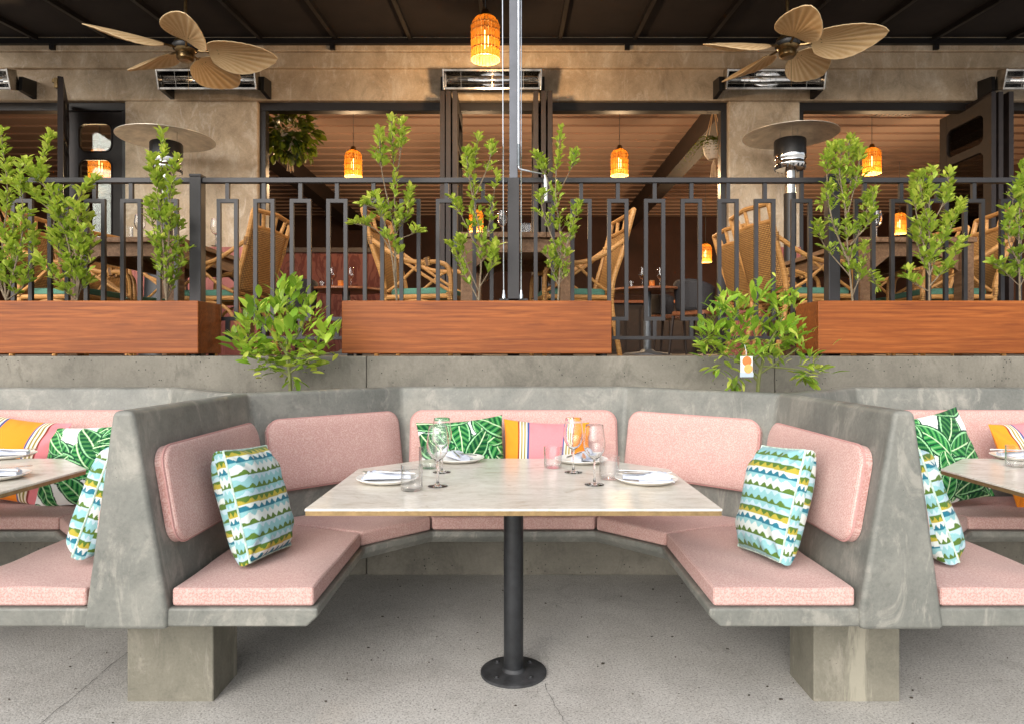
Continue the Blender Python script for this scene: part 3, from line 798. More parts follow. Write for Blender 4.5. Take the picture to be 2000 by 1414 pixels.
# ================================================================== plants
def leaf_template(fold=.16, droop=.18, wid=.42, shape=(.06,.62,1,.8,0)):
    vs_, fs_ = [], []
    for i, t_ in enumerate((0,.22,.5,.78,1)):
        hw = shape[i]*wid/2; z = -droop*t_*t_
        vs_ += [(-hw, t_, z + hw*fold*2), (0, t_, z), (hw, t_, z + hw*fold*2)]
    for i in range(4):
        a = i*3
        fs_ += [(a, a+1, a+4, a+3), (a+1, a+2, a+5, a+4)]
    return np.array(vs_), np.array(fs_)
def leaf_matrix(p, d, size, rnd, up=Vector((0,0,1))):
    d = d.normalized(); side = d.cross(up)
    if side.length < .1: side = d.orthogonal()
    side.normalize(); q = Matrix.Rotation(rnd.uniform(-.9, .9), 3, d); side = q @ side; n_ = side.cross(d)
    m = Matrix(((side.x*size, d.x*size, n_.x*size, p.x), (side.y*size, d.y*size, n_.y*size, p.y), (side.z*size, d.z*size, n_.z*size, p.z), (0,0,0,1)))
    return m
def foliage_mesh(name, mats, shades, tmpl, mat, parent):
    tv, tf_ = tmpl; n_ = len(mats); A = np.array([np.array(m) for m in mats])
    V = np.einsum('nij,vj->nvi', A[:, :3, :3], tv) + A[:, None, :3, 3]
    Fq = (tf_[None] + (np.arange(n_)*len(tv))[:, None, None]).reshape(-1, 4)
    me = bpy.data.meshes.new(name); me.from_pydata(V.reshape(-1, 3).tolist(), [], Fq.tolist())
    c = np.repeat(np.array(shades), len(tv)); C = np.stack([c, c, c, np.ones_like(c)], 1)
    ca = me.color_attributes.new('Col', 'FLOAT_COLOR', 'POINT'); ca.data.foreach_set('color', C.ravel())
    for p in me.polygons: p.use_smooth = True
    me.materials.append(mat); o = bpy.data.objects.new(name, me); col.objects.link(o); o.parent = parent; o['kind'] = 'stuff'
    return o
SOIL_Z = PL_Z1 - .03
def rdir(rnd): 
    a = rnd.uniform(0, 2*math.pi); return Vector((math.cos(a), math.sin(a), 0))
def shrub(base_px, stems, seed, label, dense=1.0, size=.058, y=3.94, tone=.5):
    """stems: each a list of photograph pixels the stem passes through, from its foot to its tip."""
    rnd = random.Random(seed); b = W(base_px, 588, y); root = Vector((b.x, y, SOIL_Z-.01))
    e = tag(empty('planter_shrub', root), label, 'shrub', 'leafy shrubs in the planters')
    st = MB(); mats, shades = [], []
    for si, spec in enumerate(stems):
        f0 = .12
        if isinstance(spec[0], (int, float)): f0, spec = spec[0], spec[1]
        off = rnd.uniform(-.10, .10) if si else 0
        pts = []
        for k, (px, py) in enumerate(spec):
            q = W(px, py, y); fr = k/(len(spec)-1); dy = off*fr + rnd.uniform(-.012,.012)*(k > 0)
            pts.append(Vector((q.x*(1+dy/y), y+dy, max(EYE + (q.z-EYE)*(1+dy/y), SOIL_Z-.02))) - root)
        path = curve_pts(pts, 7); m_ = len(path)
        L = sum((path[i+1]-path[i]).length for i in range(m_-1))
        r0 = .0058 if L > .6 else .0042 if L > .3 else .003
        st.tube(path, [r0*(1-.75*i/(m_-1)) for i in range(m_)], 6)
        n_nodes = int(L/.0088*dense)
        for k in range(n_nodes):
            fr = f0 + (1-f0)*(k + rnd.random())/n_nodes
            i = min(int(fr*(m_-1)), m_-2); p_ = path[i].lerp(path[i+1], fr*(m_-1)-i); tn = (path[i+1]-path[i]).normalized()
            if math.sin(fr*L*34 + si*2.1 + seed) < -.6 and fr < .85: continue
            tw = rnd.random()
            dirn = (tn*.7 + rdir(rnd)*1.0 + Vector((0,0,.45))).normalized()
            tl = rnd.uniform(.016, .085)*(1.15-.8*fr) if tw < .75 else .012
            tip = p_ + dirn*tl
            st.tube([p_, p_.lerp(tip, .5) + Vector((0,0,.004)), tip], [.0018,.0014,.0010], 4, cap=False)
            nl = rnd.choice((3,4,5,6)) if tl > .02 else 2
            for q in range(nl):
                f2 = rnd.uniform(.35, 1) if q else 1.0
                lp = p_.lerp(tip, f2)
                ld = (dirn*.75 + rdir(rnd)*.75 + Vector((0,0,rnd.uniform(.1,.9)))).normalized()
                s_ = size*.86*rnd.uniform(.45, 1.15)*(1.0 if fr < .9 else .85)
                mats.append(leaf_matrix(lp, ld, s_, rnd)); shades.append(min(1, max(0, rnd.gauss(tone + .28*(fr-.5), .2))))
        for q in range(7):
            ld = (path[-1]-path[-3]).normalized()*.9 + rdir(rnd)*.5
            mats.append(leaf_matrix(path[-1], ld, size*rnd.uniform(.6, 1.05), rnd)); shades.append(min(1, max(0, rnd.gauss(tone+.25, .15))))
    st.build('stem', M['bark'], e, smooth=True)
    foliage_mesh('foliage', mats, shades, leaf_template(wid=.42), M['shrub_leaf'], e)
    return e
shrub(12, [[(12,588),(5,480),(15,380),(2,262)], [(12,588),(30,520),(45,440),(38,330)], [(12,588),(-25,500),(-30,420)], [(12,588),(45,560),(65,500),(62,450)], [(12,588),(0,540),(20,480),(28,430)]], 1,
      'yellow-green shrub at the cut-off planter end by the folding door, higher than the railing', 1.25, .060, tone=.55)
shrub(150, [[(150,588),(140,520),(110,420),(80,340),(98,268)], [(150,588),(148,500),(120,400),(70,350),(45,318)], [(150,588),(160,480),(150,400),(185,352)], [(150,588),(135,520),(105,470),(110,400)],
            [(150,588),(165,540),(178,470),(165,410)], [(150,588),(120,560),(75,505)], [(150,588),(150,540),(140,480),(130,430)], (.3, [(150,588),(125,450),(60,380),(20,360)])], 2,
      'sprawling yellow-green shrub leaning along the planter, beside the open folding door', 1.25, .062, tone=.6)
shrub(325, [[(325,588),(318,480),(315,380),(318,262)], [(325,588),(335,520),(350,470),(345,430)], [(325,588),(312,500),(296,430),(290,400)], [(325,588),(330,460),(335,370),(345,315)], [(325,588),(345,540),(365,490)], (.4,[(325,588),(318,470),(305,360),(298,310)])], 3,
      'slim upright shrub in front of the brown plaster pier, next to the square railing post', 1.0, .06, tone=.5)
shrub(775, [(.25,[(775,588),(772,480),(770,360),(765,238)]), (.4,[(775,588),(765,500),(745,420),(710,400)]), (.45,[(775,588),(772,470),(795,420),(802,372)]), (.5,[(770,450),(745,330),(742,262)]), (.5,[(770,500),(735,450),(692,438)]),
            (.3,[(772,430),(740,390),(718,395)]), (.5,[(772,470),(800,460),(815,455)]), (.4,[(772,360),(782,300),(785,245)])], 4,
      'airy open-stemmed shrub with bare lower twigs, tallest of the three under the canopy post', .72, .06, tone=.55)
shrub(935, [(.15,[(935,588),(940,480),(925,380),(932,272)]), (.2,[(935,588),(905,530),(882,480)]), (.3,[(938,520),(955,440),(970,345)]), (.3,[(938,500),(905,430),(885,390)]), (.4,[(930,420),(915,340),(912,300)]), (.3,[(938,560),(960,520),(968,480)]), (.3,[(930,380),(955,320),(958,285)]), (.3,[(935,570),(905,500),(900,470)])], 5,
      'bushy shrub standing between two other shrubs, beside the canopy post cables', .8, .06, tone=.52)
shrub(1090, [(.08,[(1090,588),(1095,470),(1085,370),(1095,255)]), (.3,[(1092,540),(1115,450),(1130,400)]), (.3,[(1092,500),(1062,420),(1058,380)]), (.4,[(1090,420),(1065,340),(1048,305)]), (.3,[(1090,380),(1115,330),(1122,300)]), (.3,[(1092,560),(1075,520),(1075,490)]), (.3,[(1090,560),(1110,500)])], 6,
      'narrow shrub with pale greyish lower leaves, right beside the crank handle', 1.0, .05, tone=.45)
shrub(1665, [(.15,[(1665,588),(1655,480),(1650,380),(1660,272)]), (.2,[(1660,520),(1625,430),(1615,340),(1622,290)]), (.2,[(1660,500),(1690,420),(1700,380)]), (.2,[(1655,430),(1640,340),(1645,285)]), (.2,[(1655,420),(1675,340),(1680,290)]), (.3,[(1660,540),(1610,480),(1598,440)]), (.2,[(1665,570),(1695,530),(1712,560)]), (.3,[(1660,480),(1700,430),(1708,375)]), (.2,[(1665,580),(1685,520),(1690,480)]), (.3,[(1655,400),(1620,380),(1605,400)]), (.3,[(1655,400),(1630,330),(1632,285)]), (.3,[(1655,400),(1665,330),(1668,280)])], 7,
      'tall dense small-leaved shrub in front of a round-shaded pendant lamp', 1.25, .05, tone=.5)
shrub(1815, [(.1,[(1815,588),(1815,480),(1815,400),(1822,335)]), (.2,[(1815,520),(1790,420),(1785,370)]), (.2,[(1815,510),(1860,440),(1875,400)]), (.2,[(1815,450),(1845,390),(1855,340)]), (.2,[(1815,560),(1850,520),(1880,470)]), (.2,[(1815,570),(1780,550),(1775,530)]), (.3,[(1815,440),(1800,380),(1795,345)]), (.2,[(1815,540),(1840,470),(1850,430)]), (.2,[(1815,540),(1795,490),(1790,440)])], 8,
      'broad bushy shrub in front of a rattan chair, beside the taller dense shrub', 1.15, .06, tone=.6)
shrub(1992, [(.08,[(1992,588),(1990,480),(1992,400),(1998,330)]), (.2,[(1992,560),(1960,530),(1940,515)]), (.2,[(1992,520),(1970,470),(1975,420)]), (.2,[(1992,480),(2015,400),(2020,350)]), (.2,[(1992,560),(2025,500)]), (.2,[(1990,450),(1978,400),(1985,365)])], 9,
      'glossy green shrub cut by the frame beside the dark folding door edge', 1.15, .06, tone=.35)

# citrus bushes: every leaf its own part
CT = leaf_template(fold=.13, droop=.22, wid=.40, shape=(.05,.66,1,.72,0))
def leaf_mesh(name, tmpl, mat):
    me = bpy.data.meshes.new(name); me.from_pydata(tmpl[0].tolist(), [], tmpl[1].tolist())
    for p in me.polygons: p.use_smooth = True
    me.materials.append(mat); return me
citrus_leaf = leaf_mesh('citrus_leaf', CT, M['citrus_leaf'])
citrus_leaf_narrow = leaf_mesh('citrus_leaf_narrow', leaf_template(.15, .25, .30, (.05,.6,1,.75,0)), M['citrus_leaf'])
def citrus(base_px, y, trunk, limbs, clusters, seed, label, mesh, size, per, extra, tmpl):
    rnd = random.Random(seed); b = W(base_px, 760, y); root = Vector((b.x, y, .90))
    e = tag(empty('citrus_bush', root), label, 'citrus tree', 'young citrus bushes between the booths')
    def at(px, py, dy=0):
        q = W(px, py, y+dy); return q - root
    s = MB(); tp = [at(*p) for p in trunk]; tp[0].z = 0
    s.tube(curve_pts(tp, 5), [.011 - .005*i/((len(tp)-1)*5) for i in range((len(tp)-1)*5+1)], 7)
    s.build('trunk', M['green_stem'], e, smooth=True)
    s = MB()
    for lim in limbs:
        P = curve_pts([at(p[0], p[1], p[2] if len(p) > 2 else 0) for p in lim], 5)
        s.tube(P, [.006*(1-.6*i/(len(P)-1)) for i in range(len(P))], 6)
    s.build('branches', M['green_stem'], e, smooth=True)
    for (px, py, spread, up, n_) in clusters:
        dy = rnd.uniform(-.10, .10); c = at(px, py, dy)
        for q in range(int(n_*per)):
            off = Vector((rnd.gauss(0,1), rnd.gauss(0,.8), rnd.gauss(0,.8)))*spread*.5
            rd = rdir(rnd); d = (rd*rnd.uniform(.35, 1.0) + Vector((0,0,up*rnd.uniform(.5,1.3)))).normalized()
            o = bpy.data.objects.new('leaf', mesh); col.objects.link(o); o.parent = e
            o.matrix_local = leaf_matrix(c + off + d*.01, d, size*rnd.uniform(.6, 1.12), rnd)
    mats, sh = [], []
    for k in range(extra):                                  # small leaves inside the crown
        px, py, spread, up, n_ = rnd.choice(clusters); c = at(px, py, rnd.uniform(-.1,.12))
        off = Vector((rnd.gauss(0,1), rnd.gauss(0,.9), rnd.gauss(0,.9)))*spread*.7
        d = (rdir(rnd)*rnd.uniform(.3,1.0) + Vector((0,0,up*rnd.uniform(.4,1.3)))).normalized()
        mats.append(leaf_matrix(c+off, d, size*rnd.uniform(.4,.72), rnd)); sh.append(rnd.random())
    foliage_mesh('foliage', mats, sh, tmpl, M['shrub_leaf'], e)
    return e
citrus(568, 3.48, [(568,768),(566,735),(560,690),(562,640)],
       [[(566,735),(520,705),(480,690)], [(564,720),(600,690),(640,665)], [(561,690),(530,650),(500,620)], [(562,660),(560,610),(562,580)], [(562,680),(590,640),(600,600)], [(564,700),(545,670),(540,655)], [(566,728),(610,700),(645,690)]],
       [(500,612,.05,1.3,12), (485,640,.05,1.0,7), (562,572,.06,1.3,15), (590,598,.06,1.2,12), (548,610,.05,1.1,9), (570,650,.07,1.1,13), (540,655,.06,.9,9), (480,682,.07,.5,11), (515,700,.07,.3,10), (560,700,.06,.1,7), (595,690,.07,.5,11), (640,660,.05,1.2,14), (620,690,.05,.7,8), (470,665,.04,.8,6), (525,635,.05,.9,7), (610,630,.05,.8,6), (585,712,.05,.1,6), (572,740,.02,-.3,2), (500,690,.06,.4,8), (530,712,.05,.0,7), (605,708,.05,.2,7), (545,685,.05,.5,7)],
       31, 'broad-leaved citrus bush growing between booths, beside the planter with the airy shrubs', citrus_leaf, .092, 1.5, 260, CT)
ctag_y = 3.44
citrus(1477, 3.48, [(1477,770),(1482,740),(1490,705),(1492,680)],
       [[(1480,745),(1450,710),(1420,680)], [(1484,730),(1530,700),(1560,680)], [(1488,715),(1560,722),(1590,728)], [(1490,700),(1470,640),(1465,600)], [(1490,690),(1520,640),(1530,610)], [(1486,720),(1440,660),(1405,620)], [(1482,735),(1430,700),(1395,690)]],
       [(1410,612,.07,1.1,12), (1390,645,.06,.8,12), (1440,600,.07,1.1,12), (1480,585,.07,1.2,13), (1520,605,.06,1.0,11), (1545,590,.04,.8,6), (1420,650,.08,.9,15), (1460,640,.08,1.0,15), (1500,650,.08,1.0,15), (1540,645,.07,.9,12), (1395,685,.06,.5,11), (1435,690,.07,.6,12), (1480,690,.07,.7,12), (1520,690,.07,.7,12), (1555,670,.06,.8,10), (1580,705,.04,1.0,6), (1600,728,.04,.3,6), (1570,735,.03,-.3,3), (1410,720,.04,-.2,4), (1440,745,.03,-.5,3), (1375,670,.04,.6,6)],
       32, 'narrow-leaved citrus bush growing between booths with a fruit picture tag hanging from it', citrus_leaf_narrow, .092, 1.43, 380, leaf_template(.15, .25, .30, (.05,.6,1,.75,0)))
# fruit tag
tg = empty('plant_tag', W(1458, 716, 3.33), R(6)); tag(tg, 'small clear and white plant tag with two orange fruit pictures, hung on the citrus', 'plant tag')
m = MB(); m.box(-.031, .031, -.0008, .0008, -.032, .050); m.build('card', M['card_white'], tg)
m = MB(); m.box(-.034, .034, -.003, -.0012, -.050, -.028); m.build('label_strip', M['card_blue'], tg)
m = MB(); m.lathe([(0,.0016),(.012,.0016),(.0235,.0008),(.024,0)], 24); m.xf(Matrix.Rotation(R(90), 4, 'X')); m.build('fruit_picture', M['orange_print'], tg, loc=(.002, -.001, .026), smooth=True)
m = MB(); m.lathe([(0,.0014),(.021,.0014),(.022,0)], 24); m.xf(Matrix.Rotation(R(90), 4, 'X')); m.build('fruit_picture', M['orange_flesh'], tg, loc=(.008, -.003, -.010), smooth=True)
m = MB(); m.tube([(0,.004,.045),(.003,.01,.075),(0,.02,.105)], .0012, 5); m.build('tie', M['white_plastic'], tg)

# ================================================================== railing
rl = tag(empty('railing', (0, RAIL_Y, FL)), 'dark metal terrace railing with open rectangle balusters behind the planters', 'railing')
def rz(py): return EYE - (py-HY)/F*RAIL_Y - FL
def rx(px): return (px-CX)/F*RAIL_Y
m = MB(); m.box(-4.0, 4.0, -.02, .02, rz(359), rz(349)); m.build('top_rail', M['rail_paint'], rl, bevel=.003)
m = MB(); m.box(-4.0, 4.0, -.012, .012, rz(664), rz(657)); m.build('bottom_rail', M['rail_paint'], rl, bevel=.002)
for px in (386, 1625):
    m = MB(); m.box(-.035, .035, -.035, .035, -.01, rz(348)); m.box(-.037, .037, -.037, .037, rz(348)-.001, rz(343)); m.build('post', M['rail_paint'], rl, bevel=.004, loc=(rx(px), 0, 0))
bal = None
pxs = [44,115,186,257,328] + [445+71.2*i for i in range(8)] + [1063+71.7*i for i in range(8)] + [1688,1759,1830,1901,1973] + [-27, 2044]
for px in pxs:
    if bal is None:
        m = MB(); w, b_ = .064, .023; zt, zb2 = rz(390), rz(627)
        m.box(-w, -w+b_, -.011, .011, zb2, zt); m.box(w-b_, w, -.011, .011, zb2, zt)
        m.box(-w+b_, w-b_, -.011, .011, zt-b_, zt); m.box(-w+b_, w-b_, -.011, .011, zb2, zb2+b_)
        m.box(-b_/2, b_/2, -.011, .011, zt, rz(358)); m.box(-b_/2, b_/2, -.011, .011, rz(658), zb2)
        o = bal = m.build('baluster', M['rail_paint'], rl)
    else:
        o = bal.copy(); col.objects.link(o)
    o.location = (rx(px), 0, 0)

# ================================================================== canopy post, cables, crank
AW_Z1, AW_Y1, AW_SL = 4.385, 6.84, .0975
def aw_z(y): return AW_Z1 - AW_SL*(AW_Y1-y)
cp = tag(empty('canopy_post', (0, RAIL_Y-.035, FL)), 'blue-grey square steel post rising from the middle planter to the canopy, cables beside it', 'post')
m = MB(); m.box(-.036, .036, -.03, .03, -.005, 1.07); m.build('sleeve', M['rail_paint'], cp, bevel=.004)
m = MB(); m.box(-.0255, .0255, -.0255, .0255, 1.06, aw_z(RAIL_Y)-FL+.01); m.build('shaft', M['post_paint'], cp, bevel=.003)
m = MB(); m.box(-.085, .085, -.03, .03, .335, .345); m.build('cable_plate', M['rail_paint'], cp)
for s, px in ((-1, 984), (1, 1018)):
    x = (px-CX)/F*4.1
    m = MB(); m.tube([(x-.01*(s < 0), -.034, aw_z(RAIL_Y)-FL), (x, -.034, .345)], .0032, 6); o = m.build('cable', M['galvanised'], cp, smooth=True)
    m = MB(); m.lathe([(0,.05),(.006,.05),(.009,.03),(.012,.02),(.012,.0),(0,0)], 10, (x, -.034, .345)); m.build('turnbuckle', M['galvanised'], o, smooth=True)
ck = tag(empty('awning_crank', W(1013, 325, 4.06)), 'bright metal awning crank rod bent to a white handle, hanging beside the canopy post', 'crank')
zt = aw_z(4.1) - W(1013, 325, 4.06).z
m = MB(); m.tube([(0,0,zt), (0,0,.09)], .008, 10); m.build('rod', M['galvanised'], ck, smooth=True)
m = MB(); m.tube([(0,0,.13), (0,0,.0)], .0095, 10); m.build('joint', M['iron_grey'], ck, smooth=True)
m = MB(); m.tube(curve_pts([(0,0,.01),(.004,0,-.015),(.03,0,-.025),(.155,0,-.048)], 6), .0055, 8); m.tube([(.155,0,-.046),(.160,0,-.09)], .0055, 8); m.build('arm', M['galvanised'], ck, smooth=True)
m = MB(); m.tube([(.160,0,-.07),(.162,0,-.21)], .011, 10); m.build('handle', M['white_plastic'], ck, smooth=True)

# ================================================================== canopy
aw = tag(empty('canopy', (0, AW_Y1, AW_Z1)), 'dark brown fabric canopy with black ribs sloping over the terrace', 'canopy')
y0 = 4.02 - AW_Y1; z0 = AW_SL*y0
m = MB(); m.add([(-5.6,0,0),(5.6,0,0),(5.6,y0,z0),(-5.6,y0,z0),(-5.6,0,.012),(5.6,0,.012),(5.6,y0,z0+.012),(-5.6,y0,z0+.012)], [(0,1,2,3),(4,5,6,7),(0,1,5,4),(1,2,6,5),(2,3,7,6),(3,0,4,7)]); m.build('fabric', M['canvas'], aw)
for k in range(-7, 8):
    x = -.283 + .745*k
    m = MB(); m.add([(x-.019,-.04,-.052),(x+.019,-.04,-.052),(x+.019,y0+.05,z0-.052+.005),(x-.019,y0+.05,z0-.052+.005),(x-.019,-.04,-.003-.004),(x+.019,-.04,-.003-.004),(x+.019,y0+.05,z0-.002),(x-.019,y0+.05,z0-.002)], [(0,1,2,3),(4,5,6,7),(0,1,5,4),(1,2,6,5),(2,3,7,6),(3,0,4,7)]); m.build('rib', M['canopy_frame'], aw)
m = MB(); m.box(-5.6, 5.6, -.045, .0, -.085, -.03); m.build('wall_beam', M['canopy_frame'], aw)
m = MB(); m.box(-5.6, 5.6, y0-.02, y0+.05, z0-.10, z0-.004); m.build('front_beam', M['canopy_frame'], aw)
for px in (98, 648, 1226, 1832):
    x = (px-CX)/F*6.79; m = MB(); m.box(x-.024, x+.024, -.035, .0, -.135, -.083); m.build('bracket', M['canopy_frame'], aw)

# ================================================================== building
bd = tag(empty('restaurant_building', (0, 0, 0)), 'brown mottled plaster building with wide openings and dark folding doors behind the terrace', 'building')
ZH = EYE + 493*FAC_Y/F
zb1, zb2_ = EYE + 553*FAC_Y/F, EYE + 584*FAC_Y/F
XL, XA, XB, XR = (243-CX)/F*FAC_Y, (503-CX)/F*FAC_Y, (1423-CX)/F*FAC_Y, (1563-CX)/F*FAC_Y
for a, b in ((XL, XA), (XB, XR), (-9.2, -7.6), (7.6, 9.2)):
    m = MB(); m.box(a, b, FAC_Y, FAC_Y+.34, FL-.1, ZH); m.build('pier', M['plaster'], bd, bevel=.02, seg=3)
    m = MB(); m.box(a-.004, b+.004, FAC_Y-.006, FAC_Y+.344, FL-.05, 2.29); m.build('dado', M['dado_paint'], bd, bevel=.004)
m = MB(); m.box(-9.2, 9.2, FAC_Y, FAC_Y+.34, ZH, zb1+.02); m.build('lintel', M['plaster'], bd, bevel=.02, seg=3)
m = MB(); m.box(-9.2, 9.2, FAC_Y-.045, FAC_Y+.30, zb1, zb2_); m.build('cornice', M['plaster'], bd, bevel=.012, seg=3)
m = MB(); m.box(-9.2, 9.2, FAC_Y-.06, FAC_Y+.28, zb2_+.001, 5.3); m.build('parapet', M['plaster'], bd, bevel=.012, seg=3)
def frame(a, b):
    m = MB(); m.box(a, b, FAC_Y+.06, FAC_Y+.17, ZH-.082, ZH+.002); m.build('head_frame', M['dark_frame'], bd, bevel=.004)
    for x in (a, b-.07):
        m = MB(); m.box(x, x+.07, FAC_Y+.062, FAC_Y+.168, FL, ZH-.08); m.build('jamb', M['dark_frame'], bd, bevel=.004)
frame(XA-.01, XB+.01); frame(-7.6, XL+.01); frame(XR-.01, 7.6)
# folding door leaves
def door_leaf(x, y, rz_, w=.72, h=2.53, t_=.045, seed=0):
    """Leaf in local XZ, hinge at x = 0; two glazed openings with rounded corners over a solid panel."""
    sx = .115; holes = [(h-.46, h-.17), (h-1.62, h-.54)]
    m = MB(); m.box(0, sx, -t_/2, t_/2, 0, h); m.box(w-sx, w, -t_/2, t_/2, 0, h)
    zs = [0, holes[1][0], holes[1][1], holes[0][0], holes[0][1], h]
    for a, b in ((zs[0], zs[1]), (zs[2], zs[3]), (zs[4], zs[5])): m.box(sx, w-sx, -t_/2+.001, t_/2-.001, a, b)
    r_ = .075
    for (a, b) in holes:                                    # corner fillets
        for cx, sxn in ((sx, 1), (w-sx, -1)):
            for cz, szn in ((a, 1), (b, -1)):
                pts = [(cx, cz)] + [(cx + sxn*(r_ - r_*math.sin(R(q))), cz + szn*(r_ - r_*math.cos(R(q)))) for q in range(0, 91, 15)]
                n_ = len(pts); m.add([(p[0], -t_/2+.002, p[1]) for p in pts] + [(p[0], t_/2-.002, p[1]) for p in pts], [tuple(range(n_)), tuple(range(2*n_-1, n_-1, -1))] + [(i, (i+1) % n_, (i+1) % n_+n_, i+n_) for i in range(n_)])
    o = m.build('door_leaf', M['dark_wood'], bd); o.location = (x, y, FL+.01); o.rotation_euler[2] = rz_
    for (a, b) in holes:
        m = MB(); m.box(sx-.005, w-sx+.005, -.003, .003, a-.005, b+.005); m.build('pane', M['pane'], o)
        m = MB(); m.tube([(sx + (w-2*sx)/2 + px, -t_/2-.002, (a+b)/2 + pz) for px, pz in rrect(w-2*sx, b-a, r_)], .008, 6, closed=True); m.build('glazing_bead', M['dark_wood'], o, smooth=True)
    return o
for x in (-.685, -.628, -.565): door_leaf(x, 6.56, R(90))
for x in (.215, .288, .352): door_leaf(x, 6.56, R(90))
door_leaf(-4.13, 6.22, R(120), w=.80)
door_leaf(-4.57, FAC_Y+.115, 0, w=.57)
for x in (4.63, 4.70, 4.80): door_leaf(x, 6.58, R(90), w=.80)
m = MB(); m.box(-.015,.015,-.02,.02,0,.09); m.box(-.04,-.015,-.012,.012,.05,.085); m.build('door_bracket', M['antique_brass'], bd, loc=(-4.16, 6.22, FL+2.43))
# interior shell
ZC = 4.60
m = MB(); m.box(-9.2, 9.2, 17.0, 17.2, FL, ZC+.3); m.build('rear_wall', M['back_wall_paint'], bd)
for s in (-1, 1):
    m = MB(); m.box(s*9.1-.1, s*9.1+.1, FAC_Y+.34, 17.0, FL, ZC+.3); m.build('side_wall', M['back_wall_paint'], bd)
m = MB(); m.box(-9.2, 9.2, FAC_Y+.28, 17.2, ZC+.05, ZC+.2); cl = m.build('ceiling', M['ceiling_paint'], bd)
y = FAC_Y+.34
while y < 16.9:
    m = MB(); m.add([(-9,y,ZC-.028),(9,y,ZC-.028),(9,y+.36,ZC),(-9,y+.36,ZC),(-9,y,ZC+.05),(9,y,ZC+.05),(9,y+.36,ZC+.049),(-9,y+.36,ZC+.049)], [(0,1,2,3),(4,5,6,7),(0,1,5,4),(1,2,6,5),(2,3,7,6),(3,0,4,7)])
    m.build('ceiling_board', M['ceiling_paint'], cl); y += .36
for x in (2.78, -3.9):
    m = MB(); m.box(x-.14, x+.14, FAC_Y+.36, 16.9, ZC-.34, ZC-.02); m.build('roof_beam', M['dark_wood'], bd)
for x, y in ((1.05, 9.1), (5.3, 9.4)):
    v_ = empty('ceiling_vent', (x, y, ZC-.05)); v_.parent = bd
    m = MB(); m.box(-.3,.3,-.2,.2,-.012,.0); m.build('vent_plate', M['ceiling_paint'], v_)
    for i in range(9):
        m = MB(); m.box(-.25+i*.06, -.235+i*.06, -.15, .15, -.02, -.011); m.build('slat', M['dark_frame'], v_)
# interior partition with a painted mural, bar at the rear
pt = tag(empty('mural_partition', (-3.3, 10.4, FL)), 'low partition painted with red palm leaves on salmon inside the restaurant', 'partition')
m = MB(); m.box(-1.3, 1.3, 0, .15, 0, 1.55); m.build('panel', M['mural'], pt)
m = MB(); m.box(-1.35, 1.35, -.03, .18, 1.55, 1.62); m.build('cap', M['dark_wood'], pt)
br = tag(empty('bar_counter', (2.6, 14.2, FL)), 'dark wooden bar counter deep inside the restaurant', 'counter')
m = MB(); m.box(-3.0, 3.0, 0, .6, 0, 1.05); m.build('body', M['dark_wood'], br)
for i in range(20):
    m = MB(); m.box(-2.95+i*.3, -2.70+i*.3, -.02, 0, .08, .98); m.build('panel', M['dark_wood'], br)
m = MB(); m.box(-3.1, 3.1, -.12, .68, 1.05, 1.11); m.build('counter_top', M['round_table_wood'], br, bevel=.006)
# ================================================================== pendant lamps
def make_pendant():
    e = empty('pendant_lamp'); Rd, H_ = .118, .36
    m = MB(); n_ = 26
    for k in range(n_):                              # upright amber strips
        a = 2*math.pi*k/n_; b = .60*math.pi/n_*1.35
        path = [(.045, H_), (.085, H_-.02), (Rd-.008, H_-.055), (Rd, H_-.09), (Rd, .0)]
        vs_ = []
        for (r_, z_) in path:
            for th in (-.002, .002):
                for s in (-1, 1): vs_.append(((r_+th)*math.cos(a+s*b), (r_+th)*math.sin(a+s*b), z_))
        fs_ = []
        for i in range(len(path)-1):
            o = i*4; fs_ += [(o, o+1, o+5, o+4), (o+2, o+3, o+7, o+6), (o, o+2, o+6, o+4), (o+1, o+3, o+7, o+5)]
        m.add(vs_, fs_)
    m.build('shade', M['amber'], e)
    for z_ in (.0, .075, .15, .225, .275):
        m = MB(); m.lathe([(Rd+.004, z_-.004), (Rd+.007, z_), (Rd+.004, z_+.004), (Rd-.004, z_+.004), (Rd-.004, z_-.004)], 32, closed=True); m.build('hoop', M['amber'], e, smooth=True)
    m = MB(); m.lathe([(0,.05),(.03,.05),(.045,.0),(.05,-.012),(0,-.012)], 20); m.build('cap', M['antique_brass'], e, loc=(0,0,H_), smooth=True)
    m = MB(); m.lathe([(0,-.075),(.02,-.072),(.027,-.05),(.027,.03),(.015,.055),(.013,.07)], 16); m.build('bulb', M['filament'], e, loc=(0,0,.17), smooth=True)
    m = MB(); m.lathe([(0,.06),(.02,.06),(.02,-.02),(0,-.02)], 12); m.build('socket', M['heater_black'], e, loc=(0,0,.28), smooth=True)
    return e
proto_p = make_pendant(); used = [False]
def pendant(px, py, d, ceil, label, watts):
    c = W(px, py, d); e = proto_p if not used[0] else copy_tree(proto_p); used[0] = True
    e.location = c - Vector((0,0,.18)); tag(e, label, 'lamp', 'amber pendant lamps')
    m = MB(); m.tube([(0,0,.40), (0,0,ceil-e.location.z)], .004, 6); m.build('cord', M['iron_grey'], e, smooth=True)
    L = bpy.data.lights.new('bulb_light', 'POINT'); L.energy = watts; L.color = (1.0, .66, .36); L.shadow_soft_size = .06
    o = bpy.data.objects.new('bulb_light', L); col.objects.link(o); o.parent = e; o.location = (0,0,-.12)
pendant(948, 75, 5.7, aw_z(5.7)-.0, 'lit amber pendant lamp under the canopy, in front of the plaster lintel', 46)
pendant(690, 320, 9.4, ZC, 'lit amber pendant lamp indoors near the hanging trailing plant', 24)
pendant(1210, 318, 9.4, ZC, 'lit amber pendant lamp indoors below the ceiling vent by the roof beam', 24)
